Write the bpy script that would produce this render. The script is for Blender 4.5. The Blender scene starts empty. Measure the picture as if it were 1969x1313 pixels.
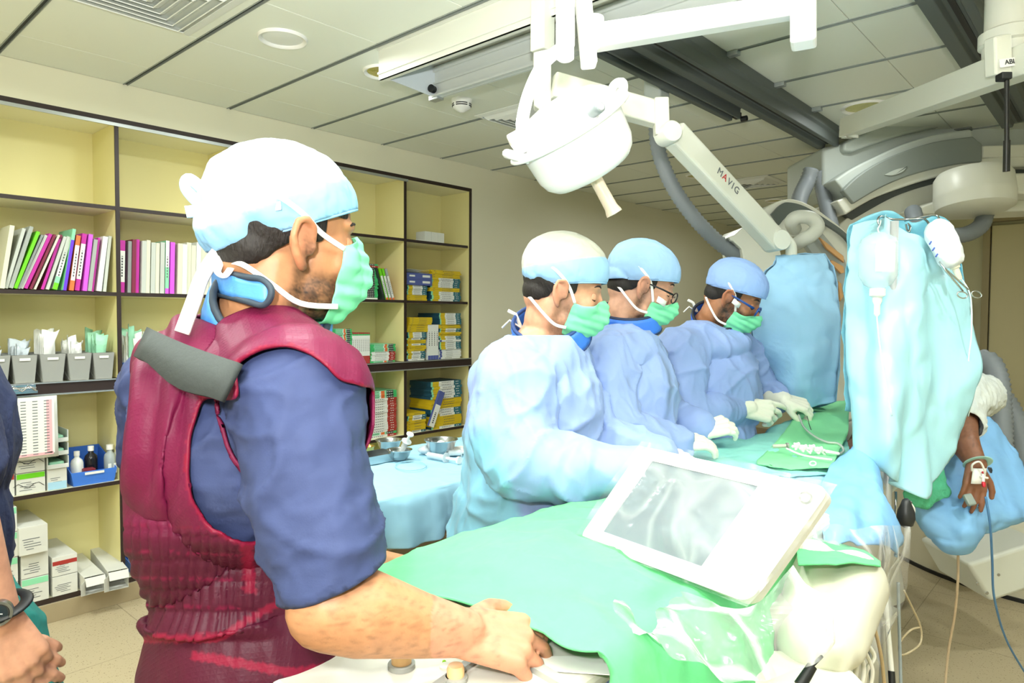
import bpy, bmesh, math, random
import numpy as np
from mathutils import Vector, Matrix, noise
rnd = random.Random(7)
SC = bpy.context.scene
COL = SC.collection
# ------------------------------------------------------------------ camera
YAW, PIT, ROLL, FPX = math.radians(42.05), math.radians(-2.07), math.radians(0.288), 1321.0
CAM = Vector((3.757, 0.0, 1.454))
FW = Vector((-math.sin(YAW)*math.cos(PIT), math.cos(YAW)*math.cos(PIT), math.sin(PIT)))
_r = Vector((math.cos(YAW), math.sin(YAW), 0)); _u = _r.cross(FW)
RT = _r*math.cos(ROLL)+_u*math.sin(ROLL); UP = -_r*math.sin(ROLL)+_u*math.cos(ROLL)
R0 = Vector((math.cos(YAW), math.sin(YAW), 0)); A0 = Vector((-math.sin(YAW), math.cos(YAW), 0)); Z0 = Vector((0, 0, 1))
CR = Matrix((R0, A0, Z0)).transposed()
cd = bpy.data.cameras.new('camera'); cam = bpy.data.objects.new('camera', cd); COL.objects.link(cam)
cd.sensor_width = 36.0; cd.lens = FPX/1969*36; cd.clip_start = .05
cam.matrix_world = Matrix(((RT.x, UP.x, -FW.x, CAM.x), (RT.y, UP.y, -FW.y, CAM.y), (RT.z, UP.z, -FW.z, CAM.z), (0, 0, 0, 1)))
SC.camera = cam
SC.view_settings.view_transform = 'Standard'; SC.view_settings.look = 'None'
SC.view_settings.gamma = 1.0; SC.view_settings.exposure = 0.18; SC.view_settings.use_curve_mapping = False
# ------------------------------------------------------------------ world and lights
w = bpy.data.worlds.new('world'); SC.world = w; w.use_nodes = True
w.node_tree.nodes['Background'].inputs[0].default_value = (.9, 1, .95, 1); w.node_tree.nodes['Background'].inputs[1].default_value = .3
def area(name, loc, size, power, col=(1, 1, 1), target=None, spread=180):
    l = bpy.data.lights.new(name, 'AREA'); l.shape = 'DISK'; l.size = size; l.energy = power; l.color = col; l.spread = math.radians(spread)
    o = bpy.data.objects.new(name, l); COL.objects.link(o); o.location = loc
    d = Vector(target)-Vector(loc) if target is not None else Vector((0, 0, -1))
    o.rotation_euler = d.to_track_quat('-Z', 'Y').to_euler(); return o
FL = CAM - RT*.12 + UP*.14 - FW*.02
area('camera_flash', FL, .07, 9, (1, .985, .96), FL+FW+UP*.06, 150)
area('bounce_fill', CAM+UP*.2-FW*.05, .1, 85, (1, 1, .97), CAM+Vector((0, 0, 2))+FW*.55, 140)  # added fill lamp, aimed upward to brighten the ceiling
for i, (x, y, p) in enumerate(((1.12, 1.52, 12), (1.12, 2.02, 12), (2.65, 4.07, 2.5), (1.12, 5.14, 6), (1.2, 6.7, 5), (3.0, 6.2, 5), (2.65, .7, 14), (1.9, -.9, 26), (3.9, -1.2, 20), (4.3, 1.6, 16), (4.3, 3.2, 12), (.9, .2, 18))):  # lamps without a ceiling fitting are added, unseen, to fill the room
    area('downlight_and_fill', (x, y, 2.585), .17, p, (.96, 1, .97), None, 170)
# ------------------------------------------------------------------ pixel + distance -> point
def P(px, py, D): return CAM + (FW + RT*((px-984.5)/FPX) - UP*((py-656.5)/FPX))*D
def lin(c): return tuple((x/12.92 if x <= .04045 else ((x+.055)/1.055)**2.4) for x in c)
def hx(s): return lin(tuple(int(s[i:i+2], 16)/255 for i in (0, 2, 4)))
# ------------------------------------------------------------------ materials
MC = {}
def M(name, col, rough=.6, metal=0., spec=.5, bump=0., bs=60., var=0., vs=8., alpha=1., attr=False, sheen=0., weave=0, trans=0., emit=0., dist=.01, stretch=None, sub=0., ridge=0., rs=6., rd=.02):
    if name in MC: return MC[name]
    m = bpy.data.materials.new(name); MC[name] = m; m.use_nodes = True
    nt = m.node_tree; b = nt.nodes['Principled BSDF']; L = nt.links.new
    c = hx(col) if isinstance(col, str) else col
    b.inputs['Base Color'].default_value = (*c, 1); b.inputs['Roughness'].default_value = rough
    b.inputs['Metallic'].default_value = metal; b.inputs['Specular IOR Level'].default_value = spec
    if sheen: b.inputs['Sheen Weight'].default_value = sheen
    if trans: b.inputs['Transmission Weight'].default_value = trans
    if alpha < 1: b.inputs['Alpha'].default_value = alpha
    if sub: b.inputs['Subsurface Weight'].default_value = sub; b.inputs['Subsurface Radius'].default_value = (.012, .005, .003); b.inputs['Subsurface Scale'].default_value = 1
    if emit: b.inputs['Emission Color'].default_value = (*c, 1); b.inputs['Emission Strength'].default_value = emit
    tc = nt.nodes.new('ShaderNodeTexCoord'); src = tc.outputs['Object']
    if stretch:
        mp = nt.nodes.new('ShaderNodeMapping'); mp.inputs['Scale'].default_value = stretch; L(src, mp.inputs[0]); src = mp.outputs[0]
    colsock = None
    if attr:
        a = nt.nodes.new('ShaderNodeAttribute'); a.attribute_name = 'Col'; colsock = a.outputs['Color']
    if var or weave:
        n = nt.nodes.new('ShaderNodeTexNoise'); n.inputs['Scale'].default_value = vs; n.inputs['Detail'].default_value = 4; L(src, n.inputs['Vector'])
        mr = nt.nodes.new('ShaderNodeMapRange'); mr.inputs['To Min'].default_value = 1-var; mr.inputs['To Max'].default_value = 1+var; mr.inputs['From Min'].default_value = .3; mr.inputs['From Max'].default_value = .7; L(n.outputs['Fac'], mr.inputs['Value'])
        mx = nt.nodes.new('ShaderNodeVectorMath'); mx.operation = 'SCALE'
        if colsock: L(colsock, mx.inputs[0])
        else: mx.inputs[0].default_value = c
        L(mr.outputs[0], mx.inputs['Scale']); colsock = mx.outputs[0]
    if colsock: L(colsock, b.inputs['Base Color'])
    rb = None
    if ridge:
        mp = nt.nodes.new('ShaderNodeMapping'); mp.inputs['Scale'].default_value = (1, 1, .6); mp.inputs['Rotation'].default_value = (.2, .35, .1); L(tc.outputs['Object'], mp.inputs[0])
        for q, (sc_, st_) in enumerate(((rs, 1.), (rs*2.7, .55))):
            n = nt.nodes.new('ShaderNodeTexNoise'); n.noise_type = 'RIDGED_MULTIFRACTAL'; n.inputs['Scale'].default_value = sc_; n.inputs['Detail'].default_value = 2; n.inputs['Distortion'].default_value = .6; L(mp.outputs[0], n.inputs['Vector'])
            bp = nt.nodes.new('ShaderNodeBump'); bp.inputs['Strength'].default_value = min(1, ridge*st_); bp.inputs['Distance'].default_value = rd/(1+q*1.5); L(n.outputs['Fac'], bp.inputs['Height'])
            if rb: L(rb.outputs[0], bp.inputs['Normal'])
            rb = bp
        L(rb.outputs[0], b.inputs['Normal'])
    if bump:
        n = nt.nodes.new('ShaderNodeTexNoise'); n.inputs['Scale'].default_value = bs; n.inputs['Detail'].default_value = 6; L(src, n.inputs['Vector'])
        bp = nt.nodes.new('ShaderNodeBump'); bp.inputs['Strength'].default_value = bump; bp.inputs['Distance'].default_value = dist; L(n.outputs['Fac'], bp.inputs['Height']); L(bp.outputs[0], b.inputs['Normal'])
        if rb: L(rb.outputs[0], bp.inputs['Normal'])
    return m
def film(name, density=.25, rough=.18, bump=.5, bs=9, col=(.95, .97, 1)):
    """thin clear plastic film: mostly clear, highlight streaks along its creases put in as milky density"""
    m = bpy.data.materials.new(name); m.use_nodes = True; nt = m.node_tree; L = nt.links.new
    for n in list(nt.nodes):
        if n.type == 'BSDF_PRINCIPLED': nt.nodes.remove(n)
    out = nt.nodes['Material Output']
    t = nt.nodes.new('ShaderNodeBsdfTransparent'); t.inputs[0].default_value = (.97, .98, .99, 1)
    g = nt.nodes.new('ShaderNodeBsdfGlossy'); g.inputs['Roughness'].default_value = rough
    d = nt.nodes.new('ShaderNodeBsdfDiffuse'); d.inputs[0].default_value = (*col, 1)
    tc = nt.nodes.new('ShaderNodeTexCoord'); mp = nt.nodes.new('ShaderNodeMapping'); mp.inputs['Scale'].default_value = (1, 1.7, .55); mp.inputs['Rotation'].default_value = (.3, .5, .9)
    L(tc.outputs['Object'], mp.inputs[0])
    n = nt.nodes.new('ShaderNodeTexNoise'); n.inputs['Scale'].default_value = bs; n.inputs['Detail'].default_value = 3; n.inputs['Distortion'].default_value = 1.2; L(mp.outputs[0], n.inputs['Vector'])
    bp = nt.nodes.new('ShaderNodeBump'); bp.inputs['Strength'].default_value = bump; bp.inputs['Distance'].default_value = .03; L(n.outputs['Fac'], bp.inputs['Height'])
    L(bp.outputs[0], g.inputs['Normal']); L(bp.outputs[0], d.inputs['Normal'])
    dn = nt.nodes.new('ShaderNodeTexNoise'); dn.inputs['Scale'].default_value = bs*.7; L(mp.outputs[0], dn.inputs['Vector'])
    ad = nt.nodes.new('ShaderNodeMixRGB'); ad.blend_type = 'ADD'; ad.inputs[0].default_value = .25; L(mp.outputs[0], ad.inputs[1]); L(dn.outputs['Color'], ad.inputs[2])
    v = nt.nodes.new('ShaderNodeTexVoronoi'); v.feature = 'DISTANCE_TO_EDGE'; v.inputs['Scale'].default_value = bs*1.3; L(ad.outputs[0], v.inputs['Vector'])
    mr = nt.nodes.new('ShaderNodeMapRange'); mr.inputs['From Min'].default_value = 0; mr.inputs['From Max'].default_value = .13; mr.inputs['To Min'].default_value = min(1, density*2.6); mr.inputs['To Max'].default_value = density*.6; L(v.outputs['Distance'], mr.inputs['Value'])  # bright crease streaks painted in as whiter film
    bp2 = nt.nodes.new('ShaderNodeBump'); bp2.inputs['Strength'].default_value = .8; bp2.inputs['Distance'].default_value = .02; L(v.outputs['Distance'], bp2.inputs['Height']); L(bp.outputs[0], bp2.inputs['Normal'])
    L(bp2.outputs[0], g.inputs['Normal']); L(bp2.outputs[0], d.inputs['Normal'])
    m1 = nt.nodes.new('ShaderNodeMixShader'); L(mr.outputs[0], m1.inputs[0]); L(t.outputs[0], m1.inputs[1]); L(d.outputs[0], m1.inputs[2])
    fr = nt.nodes.new('ShaderNodeFresnel'); fr.inputs['IOR'].default_value = 1.35; L(bp.outputs[0], fr.inputs['Normal'])
    m2 = nt.nodes.new('ShaderNodeMixShader'); L(fr.outputs[0], m2.inputs[0]); L(m1.outputs[0], m2.inputs[1]); L(g.outputs[0], m2.inputs[2]); L(m2.outputs[0], out.inputs['Surface'])
    return m
# ------------------------------------------------------------------ mesh builder
def frame(d, up=None):
    d = Vector(d).normalized(); u = Vector(up) if up is not None else (Vector((0, 0, 1)) if abs(d.z) < .9 else Vector((0, 1, 0)))
    x = u.cross(d).normalized(); y = d.cross(x); return x, y, d
class MB:
    def __init__(s): s.v = []; s.f = []; s.mi = []
    def add(s, vs, fs, mi=0):
        o = len(s.v); s.v += [Vector(v) for v in vs]; s.f += [tuple(i+o for i in f) for f in fs]; s.mi += [mi]*len(fs); return s
    def box(s, c, size, R=None, mi=0):
        c = Vector(c); h = [x/2 for x in size]; R = R or Matrix.Identity(3)
        vs = [c + R @ Vector((sx*h[0], sy*h[1], sz*h[2])) for sx in (-1, 1) for sy in (-1, 1) for sz in (-1, 1)]
        fs = [(0, 1, 3, 2), (4, 6, 7, 5), (0, 4, 5, 1), (2, 3, 7, 6), (0, 2, 6, 4), (1, 5, 7, 3)]
        return s.add(vs, fs, mi)
    def bar(s, a, b, w, h, up=None, mi=0):
        a, b = Vector(a), Vector(b); x, y, z = frame(b-a, up); R = Matrix((x, y, z)).transposed()
        return s.box((a+b)/2, (w, h, (b-a).length), R, mi)
    def tube(s, pts, r, seg=12, mi=0, caps=True, closed=False, flat=1., up=None):
        pts = [Vector(p) for p in pts]; n = len(pts); rs = r if isinstance(r, (list, tuple)) else [r]*n
        vs = []; px = None
        for i, p in enumerate(pts):
            if closed: d = pts[(i+1) % n]-pts[i-1]
            else: d = pts[min(i+1, n-1)]-pts[max(i-1, 0)]
            d = d.normalized()
            if px is None: px, py, _ = frame(d, up)
            else:
                px = (px-d*px.dot(d)).normalized(); py = d.cross(px)
            for k in range(seg):
                a = 2*math.pi*k/seg; vs.append(p + px*math.cos(a)*rs[i] + py*math.sin(a)*rs[i]*flat)
        fs = []
        for i in range(n if closed else n-1):
            for k in range(seg):
                a = i*seg+k; b = i*seg+(k+1) % seg; j = ((i+1) % n)*seg
                fs.append((a, b, j+(k+1) % seg, j+k))
        if caps and not closed: fs += [tuple(range(seg-1, -1, -1)), tuple((n-1)*seg+k for k in range(seg))]
        return s.add(vs, fs, mi)
    def lathe(s, prof, o, d=(0, 0, 1), seg=32, mi=0, sq=1.):
        x, y, z = frame(d); o = Vector(o); vs = []; n = len(prof)
        for r, h in prof:
            for k in range(seg):
                a = 2*math.pi*k/seg; vs.append(o + x*math.cos(a)*r + y*math.sin(a)*r*sq + z*h)
        fs = [(i*seg+k, i*seg+(k+1) % seg, (i+1)*seg+(k+1) % seg, (i+1)*seg+k) for i in range(n-1) for k in range(seg)]
        if prof[0][0] > 1e-4: fs.append(tuple(range(seg-1, -1, -1)))
        if prof[-1][0] > 1e-4: fs.append(tuple((n-1)*seg+k for k in range(seg)))
        return s.add(vs, fs, mi)
    def ell(s, c, r, R=None, seg=20, rings=12, mi=0):
        R = R or Matrix.Identity(3); c = Vector(c); vs = []
        for i in range(rings+1):
            t = math.pi*i/rings
            for k in range(seg):
                a = 2*math.pi*k/seg; vs.append(c + R @ Vector((r[0]*math.sin(t)*math.cos(a), r[1]*math.sin(t)*math.sin(a), r[2]*math.cos(t))))
        return s.add(vs, [(i*seg+k, (i+1)*seg+k, (i+1)*seg+(k+1) % seg, i*seg+(k+1) % seg) for i in range(rings) for k in range(seg)], mi)
    def cap(s, a, ra, b, rb, seg=16, mi=0, flat=1., up=None):
        a, b = Vector(a), Vector(b); d = b-a; L = max(d.length, 1e-5); d = d/L; pts = []; rs = []
        for k in range(5): t = math.pi/2*(1-k/4.); pts.append(a-d*ra*math.sin(t)); rs.append(max(ra*math.cos(t), 1e-4))
        for k in range(5): t = math.pi/2*k/4.; pts.append(b+d*rb*math.sin(t)); rs.append(max(rb*math.cos(t), 1e-4))
        x, y, _ = frame(d, up); vs = []
        for p, r in zip(pts, rs):
            for k in range(seg):
                an = 2*math.pi*k/seg; vs.append(p + x*math.cos(an)*r + y*math.sin(an)*r*flat)
        n = len(pts); fs = [(i*seg+k, i*seg+(k+1) % seg, (i+1)*seg+(k+1) % seg, (i+1)*seg+k) for i in range(n-1) for k in range(seg)]
        fs += [tuple(range(seg-1, -1, -1)), tuple((n-1)*seg+k for k in range(seg))]
        return s.add(vs, fs, mi)
    def chain(s, pts, rs, seg=16, flat=1., up=None):
        for i in range(len(pts)-1): s.cap(pts[i], rs[i], pts[i+1], rs[i+1], seg, 0, flat, up)
        return s
    def prism(s, pts, ext, mi=0):
        pts = [Vector(p) for p in pts]; n = len(pts); ext = Vector(ext)
        vs = pts+[p+ext for p in pts]
        return s.add(vs, [tuple(range(n)), tuple(range(2*n-1, n-1, -1))]+[(i, n+i, n+(i+1) % n, (i+1) % n) for i in range(n)], mi)
    def grid(s, G, mi=0, wrapu=False):
        nr, nc = len(G), len(G[0]); vs = [p for row in G for p in row]; fs = []
        for i in range(nr-1):
            for k in range(nc if wrapu else nc-1):
                fs.append((i*nc+k, i*nc+(k+1) % nc, (i+1)*nc+(k+1) % nc, (i+1)*nc+k))
        return s.add(vs, fs, mi)
    def build(s, name, mats, parent=None, smooth=30, bevel=0, solid=0, sub=0, seg=2, off=0):
        me = bpy.data.meshes.new(name); me.from_pydata([tuple(v) for v in s.v], [], s.f)
        mats = mats if isinstance(mats, (list, tuple)) else [mats]
        for m in mats: me.materials.append(m)
        if len(mats) > 1: me.polygons.foreach_set('material_index', s.mi)
        bm = bmesh.new(); bm.from_mesh(me); bmesh.ops.remove_doubles(bm, verts=bm.verts, dist=1e-5); bmesh.ops.recalc_face_normals(bm, faces=bm.faces); bm.to_mesh(me); bm.free()
        return mkobj(name, me, parent, smooth, bevel, solid, sub, seg, off)
def mkobj(name, me, parent=None, smooth=30, bevel=0, solid=0, sub=0, seg=2, off=0):
    if smooth:
        me.polygons.foreach_set('use_smooth', [True]*len(me.polygons))
        if smooth < 180: me.set_sharp_from_angle(angle=math.radians(smooth))
    o = bpy.data.objects.new(name, me); COL.objects.link(o); par(o, parent)
    if bevel: m = o.modifiers.new('bevel', 'BEVEL'); m.width = bevel; m.segments = seg; m.limit_method = 'ANGLE'; m.angle_limit = math.radians(40)
    if sub: m = o.modifiers.new('subsurf', 'SUBSURF'); m.levels = sub; m.render_levels = sub
    if solid: m = o.modifiers.new('solid', 'SOLIDIFY'); m.thickness = solid; m.offset = off
    return o
def par(o, parent):
    if parent is not None:
        o.parent = parent; o.matrix_parent_inverse = wm(parent).inverted()
def wm(o):
    if o.parent is None: return o.matrix_basis.copy()
    return wm(o.parent) @ o.matrix_parent_inverse @ o.matrix_basis
def tag(o, label, cat=None, group=None, kind=None):
    if label: o['label'] = label
    if cat: o['category'] = cat
    if group: o['group'] = group
    if kind: o['kind'] = kind
    return o
def thing(name, label, cat, loc, group=None):
    o = bpy.data.objects.new(name, None); COL.objects.link(o); o.location = loc; o.empty_display_size = .05
    return tag(o, label, cat, group)
def struct(o): o['kind'] = 'structure'; return o
def dup(o, loc=None, rot=None, label=None, group=None):
    def cp(x, p=None):
        c = x.copy(); COL.objects.link(c)
        if p is not None: c.parent = p
        for ch in [k for k in COL.objects if k.parent == x]: cp(ch, c)
        return c
    c = cp(o)
    if loc is not None: c.location = loc
    if rot is not None: c.rotation_euler = rot
    if label: c['label'] = label
    if group: c['group'] = group
    return c
def crv(pts, n=8):
    """smooth curve through points"""
    pts = [Vector(p) for p in pts]; out = []
    for i in range(len(pts)-1):
        p0, p1, p2, p3 = pts[max(i-1, 0)], pts[i], pts[i+1], pts[min(i+2, len(pts)-1)]
        for k in range(n):
            t = k/n; out.append(.5*((2*p1)+(p2-p0)*t+(2*p0-5*p1+4*p2-p3)*t*t+(3*p1-p0-3*p2+p3)*t**3))
    return out+[pts[-1]]
def pc(pts, n=8): return crv([P(*p) for p in pts], n)
def sheet(rows, nu=8, nv=8, amp=0., freq=6., seed=0., fold=None, wr=(1, 1, 1), wk=.9):
    """cloth from a coarse grid of points: smoothed both ways, then creased along its normal"""
    rows = [[P(*p) if len(p) == 3 and not isinstance(p, Vector) else Vector(p) for p in r] for r in rows]
    a = [crv(r, nu) for r in rows]; cols = [crv([r[k] for r in a], nv) for k in range(len(a[0]))]
    G = [[cols[k][i] for k in range(len(cols))] for i in range(len(cols[0]))]
    if amp or fold:
        nr, nc = len(G), len(G[0]); H = []
        for i in range(nr):
            row = []
            for k in range(nc):
                du = G[i][min(k+1, nc-1)]-G[i][max(k-1, 0)]; dv = G[min(i+1, nr-1)][k]-G[max(i-1, 0)][k]
                n = du.cross(dv); n = n.normalized() if n.length > 1e-9 else -FW
                p = G[i][k]; q = Vector((p.x*wr[0], p.y*wr[1], p.z*wr[2]))*freq + Vector((seed, seed*.7, 0))
                h = crease(q)*amp + (wrinkle(p, freq*1.15, wr, seed)*amp*wk if wk else 0)
                if fold: h += fold(k/(nc-1), i/(nr-1), p)
                row.append(p+n*h)
            H.append(row)
        G = H
    return G
def crease(q):
    a = noise.noise(q); b = 1-2*abs(noise.noise(q*.9+Vector((7, 3, 1)))); c = noise.noise(q*2.3+Vector((1, 9, 4))); d = 1-2*abs(noise.noise(q*2.1+Vector((3, 8, 5))))
    return a*.6+b*.45+c*.25+d*.22
def rid(q):
    w = Vector((noise.noise(q*.5+Vector((11, 0, 0))), noise.noise(q*.5+Vector((0, 13, 0))), noise.noise(q*.5+Vector((0, 0, 17)))))*.9
    r = 1-min(1, abs(noise.noise(q+w))*2.4); return r*r*r
def wrinkle(p, fr, st=(1, 1, .5), seed=0.):
    q = Vector((p.x*st[0], p.y*st[1], p.z*st[2]))*fr+Vector((seed, seed*2, seed*.3)); a = Vector((p.x+p.z*.8, p.y-p.z*.6, p.z*.9-p.x*.3))*fr*.8
    return rid(q)*.8+rid(a+Vector((5, seed, 2)))*.9-.35+rid(q*2.3)*.3
# ------------------------------------------------------------------ organic bodies: union of rounded solids
def blob(mb, voxel=.004, smooth=6, sf=.6):
    me = bpy.data.meshes.new('t'); me.from_pydata([tuple(v) for v in mb.v], [], mb.f)
    bm = bmesh.new(); bm.from_mesh(me); bmesh.ops.remove_doubles(bm, verts=bm.verts, dist=1e-6); bmesh.ops.dissolve_degenerate(bm, edges=bm.edges, dist=1e-6); bmesh.ops.recalc_face_normals(bm, faces=bm.faces); bm.to_mesh(me); bm.free()
    o = bpy.data.objects.new('t', me); COL.objects.link(o)
    r = o.modifiers.new('r', 'REMESH'); r.mode = 'VOXEL'; r.voxel_size = voxel; r.adaptivity = 0
    if smooth: s = o.modifiers.new('s', 'SMOOTH'); s.factor = sf; s.iterations = smooth
    dg = bpy.context.evaluated_depsgraph_get(); out = bpy.data.meshes.new_from_object(o.evaluated_get(dg))
    bpy.data.objects.remove(o); bpy.data.meshes.remove(me)
    return out
def shape(me, disp=None, keep=None, color=None):
    """move vertices along normals, cut away what keep() rejects, colour each vertex"""
    n = len(me.vertices)
    if disp:
        co = [v.co.copy() for v in me.vertices]; no = [v.normal.copy() for v in me.vertices]
        for i in range(n):
            r = disp(co[i], no[i]); me.vertices[i].co = co[i] + (r if isinstance(r, Vector) else no[i]*r)
    if keep:
        bm = bmesh.new(); bm.from_mesh(me); dl = [v for v in bm.verts if not keep(v.co, v.normal)]
        bmesh.ops.delete(bm, geom=dl, context='VERTS')
        for it in range(10):
            new = {}
            for v in bm.verts:
                be = [e for e in v.link_edges if e.is_boundary]
                if len(be) == 2: new[v] = v.co*.4+(be[0].other_vert(v).co+be[1].other_vert(v).co)*.3
            for v, c in new.items(): v.co = c
        bm.to_mesh(me); bm.free()
    if color:
        at = me.color_attributes.new('Col', 'FLOAT_COLOR', 'POINT')
        flat = []
        for v in me.vertices: c = color(v.co, v.normal); flat += [c[0], c[1], c[2], 1.]
        at.data.foreach_set('color', flat)
    me.update(); return me
def organic(name, mb, mat, parent, voxel=.004, smooth=6, disp=None, keep=None, color=None, solid=0, off=0, sf=.6):
    me = blob(mb, voxel, smooth, sf); shape(me, disp, keep, color); me.materials.clear(); me.materials.append(mat)
    return mkobj(name, me, parent, 180, solid=solid, off=off)
def pix(p):
    v = p-CAM; D = v.dot(FW); return 984.5+FPX*v.dot(RT)/D, 656.5-FPX*v.dot(UP)/D
def inpoly(x, y, poly):
    c = False; n = len(poly); j = n-1
    for i in range(n):
        if (poly[i][1] > y) != (poly[j][1] > y) and x < (poly[j][0]-poly[i][0])*(y-poly[i][1])/(poly[j][1]-poly[i][1])+poly[i][0]: c = not c
        j = i
    return c
# ================================================================== the room
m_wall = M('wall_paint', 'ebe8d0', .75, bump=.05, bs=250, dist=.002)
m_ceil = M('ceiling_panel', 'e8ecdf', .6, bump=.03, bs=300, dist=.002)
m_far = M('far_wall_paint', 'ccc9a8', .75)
m_dark = M('wenge_edge', '2e211e', .45); m_shelf = M('cream_laminate', 'eeeaca', .45); m_back = M('yellow_back_panel', 'ebe2a4', .5)
m_alu = M('brushed_aluminium', 'b9bfbf', .35, .7); m_strip = M('black_strip', '2c3433', .5); m_white = M('white_enamel', 'f2f2ee', .35)
m_skirt = M('vinyl_skirting', 'a59678', .5)
ZC = 2.6
def floor_mat():
    m = bpy.data.materials.new('speckled_vinyl'); m.use_nodes = True; nt = m.node_tree; L = nt.links.new; b = nt.nodes['Principled BSDF']
    tc = nt.nodes.new('ShaderNodeTexCoord'); v = nt.nodes.new('ShaderNodeTexVoronoi'); v.inputs['Scale'].default_value = 95; L(tc.outputs['Object'], v.inputs['Vector'])
    r = nt.nodes.new('ShaderNodeValToRGB'); e = r.color_ramp.elements; e[0].position = .12; e[0].color = (*hx('8f7c5c'), 1); e[1].position = .26; e[1].color = (*hx('b9ab8c'), 1)
    L(v.outputs['Distance'], r.inputs['Fac'])
    v2 = nt.nodes.new('ShaderNodeTexVoronoi'); v2.inputs['Scale'].default_value = 40; L(tc.outputs['Object'], v2.inputs['Vector'])
    r2 = nt.nodes.new('ShaderNodeValToRGB'); e = r2.color_ramp.elements; e[0].position = .07; e[0].color = (.35, .3, .25, 1); e[1].position = .14; e[1].color = (1, 1, 1, 1); L(v2.outputs['Distance'], r2.inputs['Fac'])
    br = nt.nodes.new('ShaderNodeTexBrick'); br.offset = 0; br.inputs['Scale'].default_value = 1; br.inputs['Brick Width'].default_value = .6; br.inputs['Row Height'].default_value = .6; br.inputs['Mortar Size'].default_value = .002
    br.inputs['Color1'].default_value = (1, 1, 1, 1); br.inputs['Color2'].default_value = (1, 1, 1, 1); br.inputs['Mortar'].default_value = (.6, .58, .55, 1); L(tc.outputs['Object'], br.inputs['Vector'])
    a = nt.nodes.new('ShaderNodeMix'); a.data_type = 'RGBA'; a.blend_type = 'MULTIPLY'; a.inputs[0].default_value = 1; L(r.outputs[0], a.inputs[6]); L(r2.outputs[0], a.inputs[7])
    c = nt.nodes.new('ShaderNodeMix'); c.data_type = 'RGBA'; c.blend_type = 'MULTIPLY'; c.inputs[0].default_value = 1; L(a.outputs[2], c.inputs[6]); L(br.outputs[0], c.inputs[7]); L(c.outputs[2], b.inputs['Base Color'])
    b.inputs['Roughness'].default_value = .45; return m
X1, Y0, Y1 = 6.2, -2.2, 8.32
struct(MB().box(((X1)/2, (Y0+Y1)/2, -.05), (X1+1.2, Y1-Y0+.4, .1)).build('floor', floor_mat(), smooth=0))
# ceiling: separate lay-in panels with fine gaps, one mesh
c = MB(); c.box((X1/2, (Y0+Y1)/2, ZC+.08), (X1+1.2, Y1-Y0+.4, .1))
xs = [-.0]+[.33+.5175*k for k in range(12)]+[X1]; ys = [1.279+.527*k for k in range(-6, 14)]
ys = [Y0]+[y for y in ys if Y0 < y < Y1]+[Y1]
for i in range(len(xs)-1):
    for j in range(len(ys)-1):
        g = .0015; gy = .009
        c.box(((xs[i]+xs[i+1])/2, (ys[j]+ys[j+1])/2, ZC+.02), (xs[i+1]-xs[i]-2*g, ys[j+1]-ys[j]-2*gy, .04))
m_ceilgap = M('ceiling_void', 'e6e6d8', .8)
struct(c.build('ceiling', m_ceil, smooth=0, bevel=.0015, seg=1))
for k, y in enumerate(ys[1:-1]):
    s = MB(); s.box((X1/2, y, ZC+.012), (X1, .016, .012)).box((X1/2, y-.0095, ZC+.004), (X1, .003, .016), mi=1).box((X1/2, y+.0095, ZC+.004), (X1, .003, .016), mi=1)
    struct(s.build('trim_%d' % (k+1), [m_strip, M('strip_edge', '8c948f', .5)], smooth=0))
# walls; the shelving sits in a recess of the left wall
S0, S1, SZ0, SZ1, SD = -.02, 3.70, .09, 2.425, .34
wl = MB()
wl.box((-.1, (Y0+S0)/2, ZC/2), (.2, S0-Y0, ZC)).box((-.1, (S1+Y1)/2, ZC/2), (.2, Y1-S1, ZC))
wl.box((-.1, (S0+S1)/2, (ZC+SZ1)/2), (.2, S1-S0, ZC-SZ1)).box((-.1, (S0+S1)/2, SZ0/2), (.2, S1-S0, SZ0)).box((-SD-.05, (S0+S1)/2, ZC/2), (.06, S1-S0+.4, ZC))
struct(wl.build('wall_left', m_wall, smooth=0))
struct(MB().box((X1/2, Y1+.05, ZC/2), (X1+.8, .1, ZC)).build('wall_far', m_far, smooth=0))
struct(MB().box((X1+.05, (Y0+Y1)/2, ZC/2), (.1, Y1-Y0, ZC)).build('wall_right', m_wall, smooth=0))
struct(MB().box((X1/2, Y0-.05, ZC/2), (X1+.8, .1, ZC)).build('wall_back', m_wall, smooth=0))
struct(MB().box((.006, (Y0+Y1)/2, .045), (.012, Y1-Y0, .09)).build('baseboard_left', m_skirt, smooth=0, bevel=.002))
struct(MB().box((X1/2, Y1-.006, .05), (X1, .012, .1)).build('baseboard_far', m_skirt, smooth=0, bevel=.002))
d = MB(); d.box((3.35, Y1-.03, 1.19), (1.3, .04, 2.38))
dr = struct(d.build('door_1', M('door_leaf', 'd8cfa6', .5), smooth=0, bevel=.004))
f = MB(); f.box((2.66, Y1-.035, 1.22), (.06, .07, 2.44)).box((4.04, Y1-.035, 1.22), (.06, .07, 2.44)).box((3.35, Y1-.035, 2.45), (1.44, .07, .07)); f.build('door_frame', M('door_frame_paint', 'a89c78', .5), dr, smooth=0)
b = MB().box((2.5, Y1-.03, 1.42), (.09, .06, .42)).build('wall_cabinet', m_white, smooth=0, bevel=.01); tag(b, 'slim white box fixed to the far wall left of the pale door', 'wall box')
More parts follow.
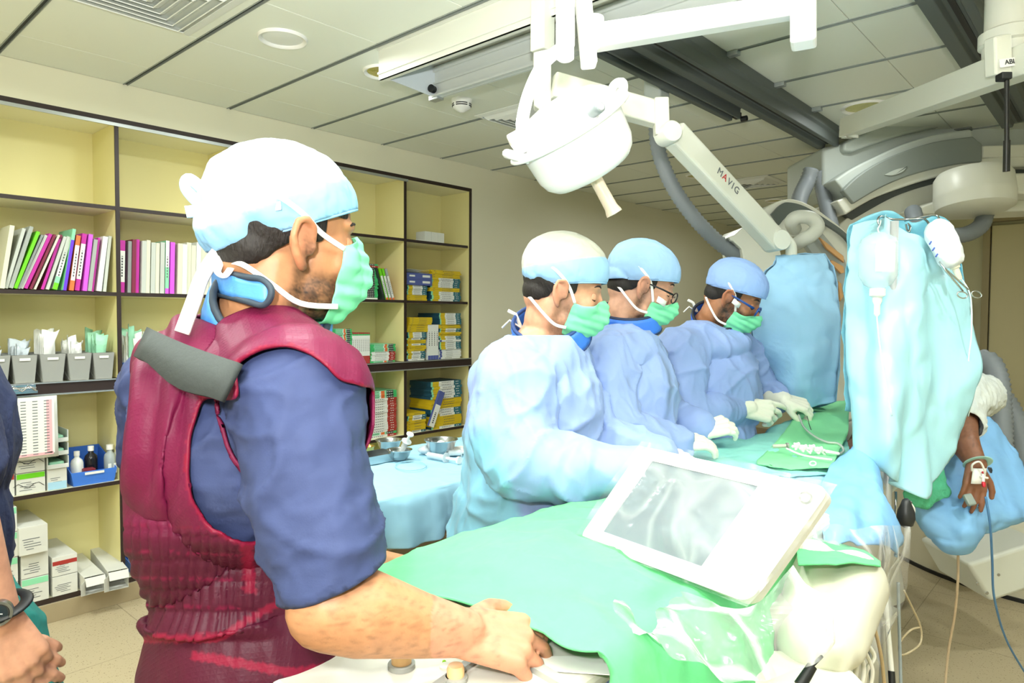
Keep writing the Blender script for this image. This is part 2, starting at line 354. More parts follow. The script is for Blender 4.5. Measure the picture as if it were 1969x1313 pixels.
# ------------------------------------------------------------------ built-in shelving
sh = thing('wall_shelving', 'built-in yellow shelving with dark brown edges filling the left wall', 'shelving', (0, 1.84, SZ0))
MB().box((-SD, (S0+S1)/2, (SZ0+SZ1)/2), (.02, S1-S0, SZ1-SZ0)).build('back_panel', m_back, sh, smooth=0)
def board(name, c, size, edge=True):
    o = MB().box((c[0]-.004, c[1], c[2]), (size[0]-.008, size[1], size[2])).build(name, m_shelf if size[2] < .1 else m_back, sh, smooth=0)
    if edge: MB().box((c[0]+size[0]/2-.004, c[1], c[2]), (.008, size[1]+.0004, size[2]+.0004)).build('edge_band', m_dark, o, smooth=0)
    return o
TH = .018
DIV = [.61, 1.236, 1.852, 2.455, 3.058]
board('top_board', (-SD/2, (S0+S1)/2, SZ1-.012), (SD, S1-S0, .024)); board('bottom_board', (-SD/2, (S0+S1)/2, SZ0+.012), (SD, S1-S0, .024))
for y in (S0+.01, S1-.01): board('side_panel', (-SD/2, y, (SZ0+SZ1)/2), (SD, .02, SZ1-SZ0-.05))
CZ = 1.108
for y in DIV:
    board('divider', (-SD/2, y, (SZ1-.025+CZ+.03)/2), (SD, TH if y != 1.852 else .03, SZ1-.025-CZ-.03)); board('divider', (-SD/2, y, (SZ0+.025+CZ-.03)/2), (SD, TH, CZ-.03-SZ0-.025))
bays = [S0+.02]+DIV+[S1-.02]
for z in (1.982, 1.556, .612):
    for i in range(6):
        board('shelf_board', (-SD/2+(-.012 if i == 5 else 0), (bays[i]+bays[i+1])/2, z), (SD, bays[i+1]-bays[i]-TH, .018))
o = board('counter_board', (-SD/2+.006, (S0+S1)/2, CZ), (SD+.012, S1-S0-.02, .05))
MB().box((.014, (S0+S1)/2, CZ+.027), (.012, S1-S0-.03, .006)).box((.014, (S0+S1)/2, CZ-.028), (.012, S1-S0-.03, .007)).build('aluminium_trim', m_alu, o, smooth=0)
MB().box((.004, (S0+S1)/2-.3, SZ1-.033), (.01, S1-S0-.65, .016)).build('aluminium_trim', m_alu, sh, smooth=0)
# ------------------------------------------------------------------ things in the ceiling
def downlight(x, y, r, label, yellow=False, rim=.012):
    t = thing('recessed_downlight', label, 'ceiling light', (x, y, ZC), 'ceiling downlights')
    MB().lathe([(r*.8, 0), (r*.82, -rim*.6), (r*.95, -rim), (r, -.002), (r, .001)], (x, y, ZC), seg=40).build('trim_ring', m_white, t, 60)
    if yellow: MB().lathe([(0, -.0015), (r*.8, -.003), (r*.8, -.001), (0, -.0005)], (x, y, ZC), seg=32).build('reflector', M('gold_reflector', 'd9cf7c', .25, .8, bump=.6, bs=30), t, 60)
    else: MB().lathe([(0, -.004), (r*.7, -.004), (r*.8, -.002), (r*.8, 0)], (x, y, ZC), seg=32).build('diffuser', M('opal_glass', 'e4e8e6', .3), t, 60)
downlight(1.12, 1.50, .1, 'round opal downlight in the ceiling panel between the large vent and the overhead beam')
downlight(1.12, 2.02, .1, 'gold-lined downlight partly hidden by the end of the overhead beam', True)
downlight(2.65, 4.07, .12, 'round downlight above the long suspended white bar at right', True)
downlight(1.12, 5.14, .09, 'small downlight in the ceiling behind the sloping monitor arm', True)
downlight(1.14, 6.71, .09, 'farthest small downlight above the white imaging arm', True)
def diffuser(x, y, s, label, n=5):
    t = thing('air_diffuser', label, 'ceiling vent', (x, y, ZC), 'square ceiling air diffusers')
    def ring(a, b, za, zb, nm):
        G = [[Vector((x+sx*a, y+sy*a, za)) for sx, sy in ((-1, -1), (1, -1), (1, 1), (-1, 1))], [Vector((x+sx*b, y+sy*b, zb)) for sx, sy in ((-1, -1), (1, -1), (1, 1), (-1, 1))]]
        MB().grid(G, wrapu=True).build(nm, M('vent_white', 'e8ebe6', .45), t, 0, solid=.004)
    ring(s, s*.86, ZC-.004, ZC-.012, 'frame')
    for k in range(n): a = s*.84*(1-k/n); ring(a, a-s*.84/n*.75, ZC-.002-.002*k, ZC-.026, 'louvre')
    MB().box((x, y, ZC-.003), (s*1.7, s*1.7, .002)).build('back_plate', M('vent_back_grey', 'd2d8d0', .7), t, 0)  # pale grey plate behind the louvres
diffuser(1.12, .965, .265, 'large square white air vent at the top left of the ceiling', 6)
diffuser(1.14, 2.99, .2, 'square air vent in the ceiling behind the fork of the surgical lamp')
diffuser(1.36, 5.68, .2, 'distant square air vent above the sloping monitor arm')
t = thing('smoke_detector', 'round white smoke detector on the ceiling right of the shelving', 'smoke detector', (1.09, 2.55, ZC))
MB().lathe([(.055, 0), (.055, -.012), (.05, -.02), (.047, -.045), (.03, -.055), (.012, -.066), (0, -.068)], (1.09, 2.55, ZC), seg=32).build('housing', m_white, t, 50)
for zz in (-.026, -.036):
    for k in range(4):
        a0 = k*math.pi/2+.15; MB().tube([Vector((1.09+math.cos(a0+j*.16)*.049, 2.55+math.sin(a0+j*.16)*.049, ZC+zz)) for j in range(9)], .0028, 6).build('slot', M('black_slot', '15181a', .6), t)
# ================================================================== what lies on the shelves
def W(px, py, x=0.):
    d = FW + RT*((px-984.5)/FPX) - UP*((py-656.5)/FPX); t = (x-CAM.x)/d.x; q = CAM+d*t; return q.y, q.z
Z1, Z2, Z3, Z4, Z5 = 1.991, 1.565, 1.137, .621, .1145
def paint(n, c, r=.5): return M('card_'+n, c, r)
p_mint, p_or, p_blk, p_grn, p_wht, p_red, p_teal, p_yel, p_navy, p_gry = (paint(*a) for a in (('mint', '8fdcb0'), ('orange', 'e8743c'), ('black', '23302a'), ('green', '3fb86a'), ('white', 'e9ece6'), ('red', 'a8322c'), ('teal', '2f6f7c'), ('yellow', 'd9bb1e'), ('navy', '4f5c9c'), ('grey', '8c9290')))
p_dteal = paint('deep_teal', '1d4c60'); p_mag = paint('magenta', 'c22aa0'); p_pink = paint('violet_pink', 'd85ce0'); p_pur = paint('purple', '6a36e0'); p_lime = paint('lime', '6fd21c'); p_cream = paint('cream', 'dcdcc6'); p_wine = paint('wine', '7c2440')
p_pale = paint('pale_grey', 'c3c8c0'); p_lab = paint('label_ink', '55595a'); p_grey2 = paint('film_grey', 'a5aca6')
def carton(name, L, T, Dp, segs, side=None, top=None, ink=None, vert=False):
    """thin box, printed front (facing +x) split along its length; segs = [(fraction, material)]"""
    mats = []; 
    def mi(m):
        if m not in mats: mats.append(m)
        return mats.index(m)
    s = MB(); y = 0.
    side = side or segs[0][1]; top = top or segs[len(segs)//2][1]
    for fr, m in segs:
        a, b = y*L, (y+fr)*L; y += fr
        s.add([(0, a, 0), (0, b, 0), (0, b, T), (0, a, T)], [(0, 1, 2, 3)], mi(m))
        s.add([(0, a, T), (0, b, T), (-Dp, b, T), (-Dp, a, T)], [(0, 1, 2, 3)], mi(m if top is True else top))
    s.add([(0, 0, 0), (0, 0, T), (-Dp, 0, T), (-Dp, 0, 0)], [(0, 1, 2, 3)], mi(side)); s.add([(0, L, 0), (0, L, T), (-Dp, L, T), (-Dp, L, 0)], [(0, 3, 2, 1)], mi(side))
    s.add([(-Dp, 0, 0), (-Dp, L, 0), (-Dp, L, T), (-Dp, 0, T)], [(0, 3, 2, 1)], mi(side)); s.add([(0, 0, 0), (0, L, 0), (-Dp, L, 0), (-Dp, 0, 0)], [(0, 3, 2, 1)], mi(side))
    for a, b, m in ink or []:
        k = a
        while k < b:
            e = min(k+.035, b); s.add([(.0004, k*L, T*.36), (.0004, e*L, T*.36), (.0004, e*L, T*.64), (.0004, k*L, T*.64)], [(0, 1, 2, 3)], mi(m)); k += .055
    if vert: s.v = [Vector((v.x, -v.z, v.y)) for v in s.v]
    me = bpy.data.meshes.new(name); me.from_pydata([tuple(v) for v in s.v], [], s.f)
    for m in mats: me.materials.append(m)
    me.polygons.foreach_set('material_index', s.mi); return me
def place(me, name, loc, label, cat, group=None, rot=(0, 0, 0)):
    o = bpy.data.objects.new(name, me); COL.objects.link(o); o.location = loc; o.rotation_euler = rot
    return tag(o, label, cat, group)
KIND = {
 'green': dict(segs=[(.14, p_grn), (.38, p_mint), (.04, p_wht), (.1, p_or), (.05, p_mint), (.2, p_blk), (.09, p_grn)], side=p_grn, top=p_mint, ink=[(.18, .5, p_lab), (.72, .9, p_wht)]),
 'red': dict(segs=[(.05, p_grn), (.7, p_wht), (.25, p_red)], side=p_red, top=p_wht, ink=[(.2, .65, p_lab), (.83, .93, p_wht)]),
 'teal': dict(segs=[(.06, p_mint), (.2, p_yel), (.5, p_wht), (.24, p_teal)], side=p_dteal, top=p_dteal, ink=[(.35, .65, p_lab), (.82, .92, p_wht)]),
 'yellow': dict(segs=[(1, p_yel)], side=p_yel, top=p_yel, ink=[(.1, .16, p_lab), (.4, .75, p_lab)]),
 'white': dict(segs=[(.1, p_navy), (.9, p_wht)], side=p_wht, top=p_wht, ink=[(.3, .6, p_lab)])}
MESH = {}
WORDS = {'green': 'thin green-labelled box', 'red': 'red-ended white box', 'teal': 'thin teal-and-white box', 'yellow': 'thin yellow box', 'white': 'thin white box'}
ORD = ['bottom', 'second', 'third', 'fourth', 'fifth', 'sixth', 'seventh', 'eighth', 'ninth', 'tenth', 'eleventh', 'twelfth', 'thirteenth', 'fourteenth', 'fifteenth', 'sixteenth', 'seventeenth', 'eighteenth', 'nineteenth', 'twentieth', 'twenty-first', 'twenty-second', 'twenty-third', 'twenty-fourth', 'twenty-fifth']
def stack(px0, px1, zb, runs, where, T=.0118, x=-.03, jit=.004, fan=0.):
    """runs from the bottom up: (kind, count)"""
    y0 = W(px0, 600, x)[0]; y1 = W(px1, 600, x)[0]; L = y1-y0; z = zb+.0004; n = 0
    for kind, cnt in runs:
        key = (kind, round(L, 3), T)
        if key not in MESH: MESH[key] = carton('product_box', L, T-.0006, .24, **KIND[kind])
        for _ in range(cnt):
            place(MESH[key], 'product_box', (x+rnd.uniform(-.004, .004), y0+rnd.uniform(-jit, jit)+fan*n, z), '%s, %s %s' % (WORDS[kind], 'at the bottom of' if n == 0 else ORD[n]+' up in', where), 'box', 'product boxes in %s' % where); z += T; n += 1
    return z
def row(px0, px1, zb, H, kind, cnt, where, x=-.03):
    y0 = W(px0, 600, x)[0]; y1 = W(px1, 600, x)[0]; T = (y1-y0)/cnt
    key = ('v', kind, round(H, 3), round(T, 4))
    if key not in MESH:
        k = dict(KIND[kind]); k['segs'] = [(.04, p_red), (.05, p_grn), (.66, p_wht), (.25, p_red)][::-1] if kind == 'red' else [(.12, p_navy), (.88, p_wht)]
        k['ink'] = [(.4, .8, p_lab)]; MESH[key] = carton('product_box', H, T-.0006, .2, vert=True, **k)
    for i in range(cnt): place(MESH[key], 'product_box', (x, y0+T*(i+1), zb+.0004), 'upright %s, %s' % (WORDS[kind], ('leftmost' if i == 0 else ORD[i]+' from the left')+' in '+where), 'box', 'upright boxes in %s' % where)
# right hand bays
stack(655, 727, Z2, [('white', 1), ('green', 17), ('red', 1), ('green', 1)], 'the tall stack beside the leaning boxes', T=.0119, x=-.04)
def lean(px, z, H, T, Dp, ang, segs, label, cat='box', group=None, x=-.03, name='product_box', ink=None, bulge=0):
    """upright thin box leaning along the shelf by ang (radians, top towards +y)"""
    y = W(px, 600, x)[0]; me = carton(name, H, T, Dp, segs, vert=True, top=segs[-1][1], ink=ink)
    zz = z + (T*math.sin(ang) if ang > 0 else 0) + .0006
    return place(me, name, (x, y + (T if ang > 0 else 0), zz), label, cat, group, (-ang, 0, 0))
for i, px in enumerate((741, 747, 753, 759)):
    lean(px, Z2, .225, .017, .2, -.3, [(.08, p_or), (.68, p_wht), (.24, p_lime if i < 3 else p_grey2)] if i else [(1, p_blk)], 'thin box with a lime green top, leaning on the tall green stack' if i else 'dark printed box, leftmost of those leaning beside the green stack', group='leaning lime boxes' if i else None, ink=[(.2, .6, p_lab)])
Zc = Z3
stack(640, 676, Zc, [('green', 4), ('red', 6), ('green', 9)], 'the counter stack nearest the man', T=.0122)
row(677, 711, Zc, .205, 'red', 9, 'the counter row between two stacks')
stack(712, 760, Zc, [('green', 1), ('red', 5), ('green', 4)], 'the low stack beside the red-ended row', T=.0125)
stack(783, 821, Z2, [('yellow', 3), ('teal', 5)], 'the stack under the slate blue boxes', T=.0135)
for k in range(2):
    me = carton('product_box', .235, .042, .24, [(1, p_navy)], ink=None); o = place(me, 'product_box', (-.02, W(782, 600, -.02)[0], Z2+.11+k*.0425), ('lower' if k == 0 else 'upper')+' of two thick slate blue boxes under loose papers', 'box')
    MB().box((-.0195, o.location.y+.05, o.location.z+.022), (.0008, .05, .012)).build('lettering', p_wht, o, 0); MB().box((-.0195, o.location.y+.18, o.location.z+.022), (.0008, .07, .016)).build('lettering', p_wht, o, 0)
for k in range(3):
    g = sheet([[Vector((-.02-a*.2, W(783, 600)[0]+b*.22, Z2+.11+.09+.009*k+.003*math.sin(b*7))) for b in (0, .33, .66, 1)] for a in (0, .5, 1)], 5, 5)
    tag(MB().grid(g).build('paper_sheet', p_wht, None, 60, solid=.0012), 'loose white sheet lying on the slate blue boxes', 'paper', 'papers on the slate blue boxes')
stack(829, 885, Z2, [('teal', 5), ('yellow', 2), ('teal', 5), ('yellow', 4)], 'the stack right of the slate boxes', T=.0142, jit=.007)
stack(783, 818, Zc, [('white', 1), ('teal', 4), ('yellow', 3), ('teal', 1), ('yellow', 2), ('teal', 4)], 'the counter stack under the fanned pile', T=.0135, jit=.008)
stack(783, 826, Zc+.2032, [('yellow', 8)], 'the fanned pile of the last bay', T=.0132, fan=.004, jit=.002)
row(823, 843, Zc, .255, 'white', 4, 'the white row between yellow stacks')
stack(845, 886, Zc, [('white', 5), ('teal', 4), ('white', 1), ('teal', 2), ('yellow', 2), ('teal', 2), ('yellow', 2), ('teal', 6)], 'the last bay\'s right counter stack', T=.0142, jit=.006)
# below the counter
stack(692, 762, Z4, [('red', 1), ('green', 1), ('red', 14), ('green', 3)], 'the big red-ended stack under the counter', T=.0168, x=-.05)
stack(829, 887, Z4, [('teal', 1), ('yellow', 4), ('teal', 3), ('yellow', 4), ('teal', 7)], 'the right stack under the counter', T=.0185, jit=.007)
stack(783, 819, Z4, [('teal', 1), ('yellow', 4), ('teal', 2), ('yellow', 1)], 'the low left stack under the counter', T=.0178)
lean(824, Z4, .27, .05, .02, .42, [(.62, p_wht), (.38, p_navy)], 'white box with a blue end leaning between two yellow stacks', x=-.004, ink=[(.1, .4, p_lab)])
for i in range(3):
    me = carton('product_box', .062, .085, .1, [(1, p_wht)]); place(me, 'product_box', (-.1, W(817, 440, -.1)[0]+i*.064, Z1), ('left', 'middle', 'right')[i]+' small white carton in the row of three on the top right shelf', 'box', 'small white cartons on the top right shelf')
tag(MB().box((-.08, W(800, 440, -.1)[0]+.01, Z1+.002), (.12, .15, .003)).build('paper_sheet', p_wht, None, 0), 'flat white sheet beside the three small white cartons', 'paper')
for i, (a, b) in enumerate(((2.52, .28), (2.86, .15))):
    me = carton('product_box', b, .12, .25, [(.7, p_wht), (.3, p_mint)]); place(me, 'product_box', (-.04, a, Z5), ('taller', 'lower')[i]+' white carton on the bottom shelf behind the instrument table', 'box', 'cartons on the bottom shelf at right')
# bay with the leaning pouches
FO = [  # base px, top px, thickness, height px, material list from the bottom, words
 (2, 22, .05, 95, [(1, p_cream)], 'cream folder'), (12, 47, .03, 92, [(1, p_pale)], 'pale grey pouch'), (20, 60, .025, 95, [(1, p_grey2)], 'grey film pouch'),
 (29, 73, .018, 88, [(1, p_lime)], 'bright lime green folder'), (37, 82, .016, 84, [(1, p_gry)], 'dull grey pouch beside the lime folder'), (43, 90, .012, 84, [(1, p_pale)], 'light pouch left of the magenta folder'),
 (50, 98, .018, 86, [(1, p_mag)], 'slanting magenta folder right of the grey pouch'), (60, 106, .01, 86, [(1, p_wine)], 'thin wine red folder'), (68, 114, .022, 86, [(1, p_cream)], 'cream pouch between the magenta folders'),
 (83, 119, .012, 87, [(.92, p_mag), (.08, p_wine)], 'second slanting magenta folder'), (92, 126, .016, 84, [(1, p_pale)], 'pale folder beside the labelled one'),
 (105, 133, .02, 84, [(.12, p_lime), (.12, p_mint), (.3, p_wht), (.46, p_pale)], 'pouch box with a green and white label'), (124, 143, .016, 98, [(.82, p_pur), (.18, p_mint)], 'purple folder with a mint top'),
 (136, 150, .018, 88, [(.18, p_or), (.64, p_wht), (.18, p_or)], 'white box with orange ends'), (148, 163, .02, 92, [(.2, p_mag), (.62, p_wht), (.18, p_mag)], 'white box with magenta ends'),
 (163, 175, .018, 92, [(1, p_pink)], 'violet pink folder'), (172, 184, .016, 84, [(1, p_grey2)], 'grey pouch right of the violet folder'), (181, 194, .009, 88, [(1, p_mag)], 'thin magenta folder at the right of the bay'),
 (190, 203, .022, 90, [(1, p_wht)], 'white folder third from the divider'), (203, 214, .014, 92, [(1, p_pale)], 'pale folder next to the divider')]
FOD = []
for bp, tp, T, hp, segs, wd in FO: FOD.append((W(bp, 563)[0], W(tp, 470)[0]-W(bp, 563)[0]))
for fi, (bp, tp, T, hp, segs, wd) in enumerate(FO):
    y0, zz = W(bp, 563); y1, _ = W(tp, 470); H = hp/FPX*W(bp, 500)[0]*0+hp*.0031; ang = math.atan2(FOD[fi][1], H*.95)
    if fi < len(FO)-1: T = max(.004, min(T, (FOD[fi+1][0]-FOD[fi][0]-max(0, FOD[fi][1]-FOD[fi+1][1]))*math.cos(ang)-.0015))
    me = carton('folder', H/max(math.cos(ang), .5)*.97, T, .22, segs, vert=True, side=segs[0][1], top=segs[-1][1], ink=[(.25, .7, p_lab)] if len(segs) > 2 else None)
    place(me, 'folder', (-.02-rnd.random()*.02, y0+T, Z2+T*math.sin(ang)+.001), wd+', in the leaning row', 'folder', None, (-ang, 0, 0))
FB = [(233, .026, [(.2, p_mag), (.6, p_wht), (.2, p_mag)], 'white magenta-ended box beside the divider'), (250, .016, [(1, p_gry)], 'dark grey pouch right of the magenta-ended box'), (257, .018, [(1, p_wine)], 'bulging purple wine folder, third from the divider'), (265, .016, [(1, p_mag)], 'curved magenta folder beside the wine one')]
k = 275
while k < 318: FB.append((k, .018 if (k//8) % 2 else .0215, [(1, p_cream if (k//8) % 2 else p_pale)], None)); k += 9
FB += [(321, .018, [(.1, p_pink), (.4, p_mint), (.5, p_wht)], 'white and mint box right of the cream folders'), (330, .022, [(1, p_pink)], 'violet pink box face in the second bay')]
k = 344
while k < 440: FB.append((k, .0235, [(1, p_cream if (k//9) % 3 else p_wht)], None)); k += 9
for i, (bp, T, segs, wd) in enumerate(FB):
    y0 = W(bp, 560)[0]; H = .272+rnd.uniform(-.012, .012); me = carton('folder', H, T, .22, segs, vert=True, ink=[(.3, .7, p_lab)] if len(segs) > 2 else None)
    place(me, 'folder', (-.02-rnd.random()*.015, y0+T, Z2+.0006+T*.03), (wd or 'cream paper folder, %s from the divider in the row behind the cap ties' % ORD[i]), 'folder', None if wd else 'cream folders behind the cap ties', (-.03, 0, 0))
# bins
m_bin = M('grey_plastic', '999b97', .5); m_blue = M('blue_plastic', '3f78d8', .4)
def bin_(px0, px1, z, H, mat, label, low=1., x=-.015, Dp=.26, cat='bin', lab=True):
    y0 = W(px0, 700, x)[0]; y1 = W(px1, 700, x)[0]; t = .003; w = y1-y0; ta = .012
    s = MB(); c = (y0+y1)/2
    def wall(a, b, ha, hb): s.prism([a, b, b+Vector((0, 0, hb)), a+Vector((0, 0, ha))], (b-a).cross(Vector((0, 0, 1))).normalized()*t)
    A, B, C_, D_ = Vector((x, y0+ta, z)), Vector((x, y1-ta, z)), Vector((x-Dp, y1-ta, z)), Vector((x-Dp, y0+ta, z))
    # floor and four flaring walls
    s.box((x-Dp/2, c, z+t/2+.0005), (Dp, w-2*ta, t))
    for p, q, hp, hq in ((A, B, H*low, H*low), (B, C_, H*low, H), (C_, D_, H, H), (D_, A, H, H*low)):
        o1 = Vector((.006 if p.x > x-Dp/2 else -.004, -ta if p.y < c else ta, 0)); o2 = Vector((.006 if q.x > x-Dp/2 else -.004, -ta if q.y < c else ta, 0))
        a, b = p+o1+Vector((0, 0, hp)), q+o2+Vector((0, 0, hq)); n = (q-p).cross(Vector((0, 0, 1))).normalized()*t
        s.prism([p, q, b, a], -n)
    o = s.build('storage_bin', mat, None, 0, bevel=.001)
    tag(o, label, cat, None)
    if lab: MB().box((x+.0085, c, z+H*low*.84), (.0015, w*.42, .012)).build('label_strip', p_wht, o, 0)
    return o, y0, y1
m_pouch = M('clear_pouch', 'd9e4ea', .25, alpha=.75, bump=.8, bs=40); m_paperp = M('paper_pouch', 'e6e8e2', .6, bump=.4, bs=30); m_mintp = M('mint_pouch', 'a9e8c4', .4, alpha=.9, bump=.6, bs=30)
def pouches(y0, y1, z, h, n, mat, label, grp, x0=-.03, x1=-.22, sp=.3):
    for i in range(n):
        yy = y0+(y1-y0)*(i*.618%1)+rnd.uniform(-.003, .003); xx = x0+(x1-x0)*(i+.5)/n; ww = rnd.uniform(.03, .05); hh = h*rnd.uniform(.8, 1.05); a = rnd.uniform(-sp, sp); r = rnd.uniform(-.12, .12)
        g = []
        for j in range(5):
            v = j/4; g.append([Vector((xx+math.sin(r)*(u-.5)*ww*2+.003*math.sin(u*9+v*5+i), yy+(u-.5)*ww*2*math.cos(r)+a*v*h*.5, z+.006+v*hh+.008*math.sin(u*6+i))) for u in (0, .25, .5, .75, 1)])
        for rw in g:
            for q in rw: q.y = min(max(q.y, y0+.015), y1-.015+(.02 if rw is g[-1] else 0)); q.x = min(q.x, -.024)
        tag(MB().grid(g).build('packet', mat, None, 60, solid=.003), label, 'packet', grp)
for i, (a, b, mt, lb, n) in enumerate(((-22, 20, m_pouch, 'clear', 5), (22, 72, m_pouch, 'clear', 9), (76, 126, m_paperp, 'white', 6), (129, 176, m_paperp, 'white paper', 7), (178, 220, m_mintp, 'mint', 6))):
    nm = ('leftmost grey bin cut off by the picture edge', 'grey bin holding crumpled clear packets', 'grey bin holding tall white pouches', 'grey bin holding white paper strips', 'grey bin holding mint green packets, next to the divider')[i]
    o, y0, y1 = bin_(a, b, Z3, .13, m_bin, nm)
    pouches(y0+.01, y1-.01, Z3+.01, (.16, .18, .23, .2, .22)[i], n, mt, '%s packet standing in the %s' % (lb, nm), 'packets in the %s' % nm)
o, y0, y1 = bin_(236, 320, Z3, .1, m_blue, 'bright blue bin of paper pouches on the counter right of the divider', .75)
pouches(y0+.01, y1-.01, Z3+.01, .2, 11, m_paperp, 'paper pouch fanned in the blue bin on the counter', 'pouches in the blue counter bin'); pouches(y0+.03, y1-.03, Z3+.01, .25, 3, m_mintp, 'mint pouch in the blue bin on the counter', 'mint pouches in the blue counter bin')
o, y0, y1 = bin_(247, 345, Z5, .11, m_blue, 'blue bin of clear packets on the bottom shelf', .5)
pouches(y0+.01, y1-.01, Z5+.01, .17, 10, m_pouch, 'clear packet in the blue bin on the bottom shelf', 'packets in the bottom blue bin')
# blue bin with bottles
o, y0, y1 = bin_(132, 221, Z4, .15, m_blue, 'blue open-front bin holding medicine bottles', .45, x=-.02)
def bottle(x, y, z, r, h, mat, capm, label, sq=1.):
    t = thing('bottle', label, 'bottle', (x, y, z))
    MB().lathe([(r*.9, 0), (r, .006), (r, h*.62), (r*.85, h*.72), (r*.4, h*.8), (r*.38, h*.86), (0, h*.87)], (x, y, z), sq=sq).build('bottle_body', mat, t, 50)
    MB().lathe([(r*.46, h*.86), (r*.46, h), (0, h*1.005)], (x, y, z), seg=18).build('cap', capm, t, 50); return t
zb = Z4+.0045
bottle(-.085, y0+.045, zb, .028, .155, M('white_bottle', 'dfe3e0', .35), m_white, 'white plastic bottle at the left of the blue bottle bin')
bottle(-.13, y0+.12, zb, .03, .165, M('dark_glass', '1c1a20', .1), m_white, 'dark glass bottle with white cap behind the clear bottle')
t = bottle(-.075, y0+.19, zb, .036, .17, M('clear_bottle', 'aeb9bd', .15, alpha=.85), m_white, 'clear labelled bottle at the right of the blue bottle bin', .75)
MB().box((-.0405, y0+.195, zb+.055), (.0015, .05, .05)).build('label', p_wht, t, 0)
tag(MB().box((-.05, y0+.085, zb+.035), (.045, .05, .07)).build('medicine_box', paint('maroon_print', '7a1c2c'), None, 0, bevel=.002), 'dark red medicine box between the bottles', 'box')
s = MB().tube([Vector((-.06, y0+.21, zb+.12)), Vector((-.03, y0+.26, zb+.31))], .0045, 8); tag(s.build('syringe', M('clear_syringe', 'd5dde0', .2, alpha=.8), None), 'slim clear syringe sticking out of the blue bottle bin', 'syringe')
# cartons on the lower shelves
def carton2(px0, px1, z, H, Dp, label, band=None, x=-.02, group=None, rot=0., bandz=(.72, 1.)):
    y0 = W(px0, 900, x)[0]; y1 = W(px1, 900, x)[0]; w = y1-y0
    t = thing('carton', label, 'box', (x, (y0+y1)/2, z), group); t.rotation_euler = (0, 0, rot)
    o = MB().box((-Dp/2, 0, H/2+.0004), (Dp, w-.002, H-.0008)).build('carton_body', M('grey_white_card', 'd9dad3', .55), None, 0, bevel=.0015); o.parent = t
    if band: f = MB().box((.0006, 0, H*(bandz[0]+bandz[1])/2), (.0008, w-.006, H*(bandz[1]-bandz[0])-.004)).build('colour_band', band, None, 0); f.parent = t
    f = MB()
    for k in range(5): f.box((.0006, -.08*w+rnd.uniform(-.1, .1)*w, H*(.2+.09*k)), (.0007, w*rnd.uniform(.25, .6), H*.025))
    f = f.build('printed_text', M('print_ink', '6d7276', .6), None, 0); f.parent = t
    return t
carton2(-25, 28, Z4, .105, .3, 'white carton with a red band, left of the lime banded ones', p_red)

CT = [carton2(30, 87, Z4, .098, .3, 'lower lime banded white carton with a pen scribble', p_lime), carton2(30, 87, Z4+.1, .112, .3, 'upper lime banded white carton with a pen scribble', p_lime)]
m_pen = M('black_ink', '1a1a1c', .5)
for zz in (Z4+.04, Z4+.15):
    yy = W(52, 900)[0]; MB().tube([Vector((-.0188, yy-.05+.02*k, zz+.012*math.sin(k*1.7))) for k in range(7)], .0012, 5).build('pen_scribble', m_pen, CT[zz > Z4+.1])
carton2(90, 129, Z4, .1, .25, 'pale blue and white carton left of the blue bottle bin', M('pale_blue_print', 'a9d3ea', .5), bandz=(0, .4))
for k in range(3):
    y0 = W(92, 900)[0]; y1 = W(134, 900)[0]; z = Z4+.101+k*.062
    s = MB().box((-.11, (y0+y1)/2, z+.003), (.2, y1-y0, .004)).box((-.11, y0+.002, z+.03), (.2, .004, .055)).box((-.11, y1-.002, z+.03), (.2, .004, .055)).box((-.208, (y0+y1)/2, z+.03), (.004, y1-y0, .055)).box((-.011, (y0+y1)/2, z+.012), (.004, y1-y0, .02))
    tag(s.build('letter_tray', M('tray_plastic', 'd4d8d4', .4), None, 0, bevel=.001), ('bottom', 'middle', 'top')[k]+' of three stacked open trays beside the blue bottle bin', 'tray')
    tag(MB().box((-.11, (y0+y1)/2, z+.02), (.16, (y1-y0)*.7, .022)).build('packet', m_mintp, None, 0, bevel=.006), 'pale packet lying in the %s open tray' % ('bottom', 'middle', 'top')[k], 'packet')
tag(MB().box((-.12, W(60, 900)[0], Z4+.245), (.22, .13, .05)).build('packet', M('navy_packet', '39507c', .5), None, 0, bevel=.01), 'dark blue packet lying on the lime banded cartons', 'packet')
for i in range(4): carton2(-14, 31, Z5+i*.116, .114, .34, '%s mint banded carton of the leftmost column on the bottom shelf' % ('bottom', 'second', 'third', 'top')[i], p_mint, x=.0)
for i in range(3): carton2(36 if i < 2 else 33, 90, Z5+i*.118, .116 if i < 2 else .13, .34, ('bottom mint banded', 'plain middle', 'top blank fronted')[i]+' carton of the second column', p_mint if i == 0 else None, x=.0 if i < 2 else .03)
for i in range(2): carton2(96, 146, Z5+i*.095, .093, .34, ('lower plain', 'upper red labelled')[i]+' carton of the short third column', p_red if i else None, x=.0, bandz=(.55, .8))
def longbox(px, py, z, L, w, h, rot, label, ext):
    y = W(px, py)[0]; t = thing('long_carton', label, 'box', (ext, y, z)); t.rotation_euler = (0, 0, rot); mm = M('grey_white_card', '')
    s = MB(); k = .0012
    s.box((-L/2, 0, k), (L, w, k)).box((-L/2, -w/2, h/2), (L, k, h)).box((-L/2, w/2, h/2), (L, k, h)).box((-L/2-.01, 0, h), (L-.02, w, k)).box((-L, 0, h/2), (k, w, h))
    o = s.build('carton_body', mm, None, 0); o.parent = t
    f = MB().prism([Vector((0, -w/2, h)), Vector((0, w/2, h)), Vector((.02, w/2, h-.035)), Vector((.02, -w/2, h-.035))], (0, 0, .0012)).prism([Vector((0, -w/2, 0)), Vector((0, -w/2, h*.9)), Vector((.03, -w/2-.025, h*.8)), Vector((.03, -w/2-.025, .01))], (.0, .0012, 0)).build('flap', mm, None, 0); f.parent = t
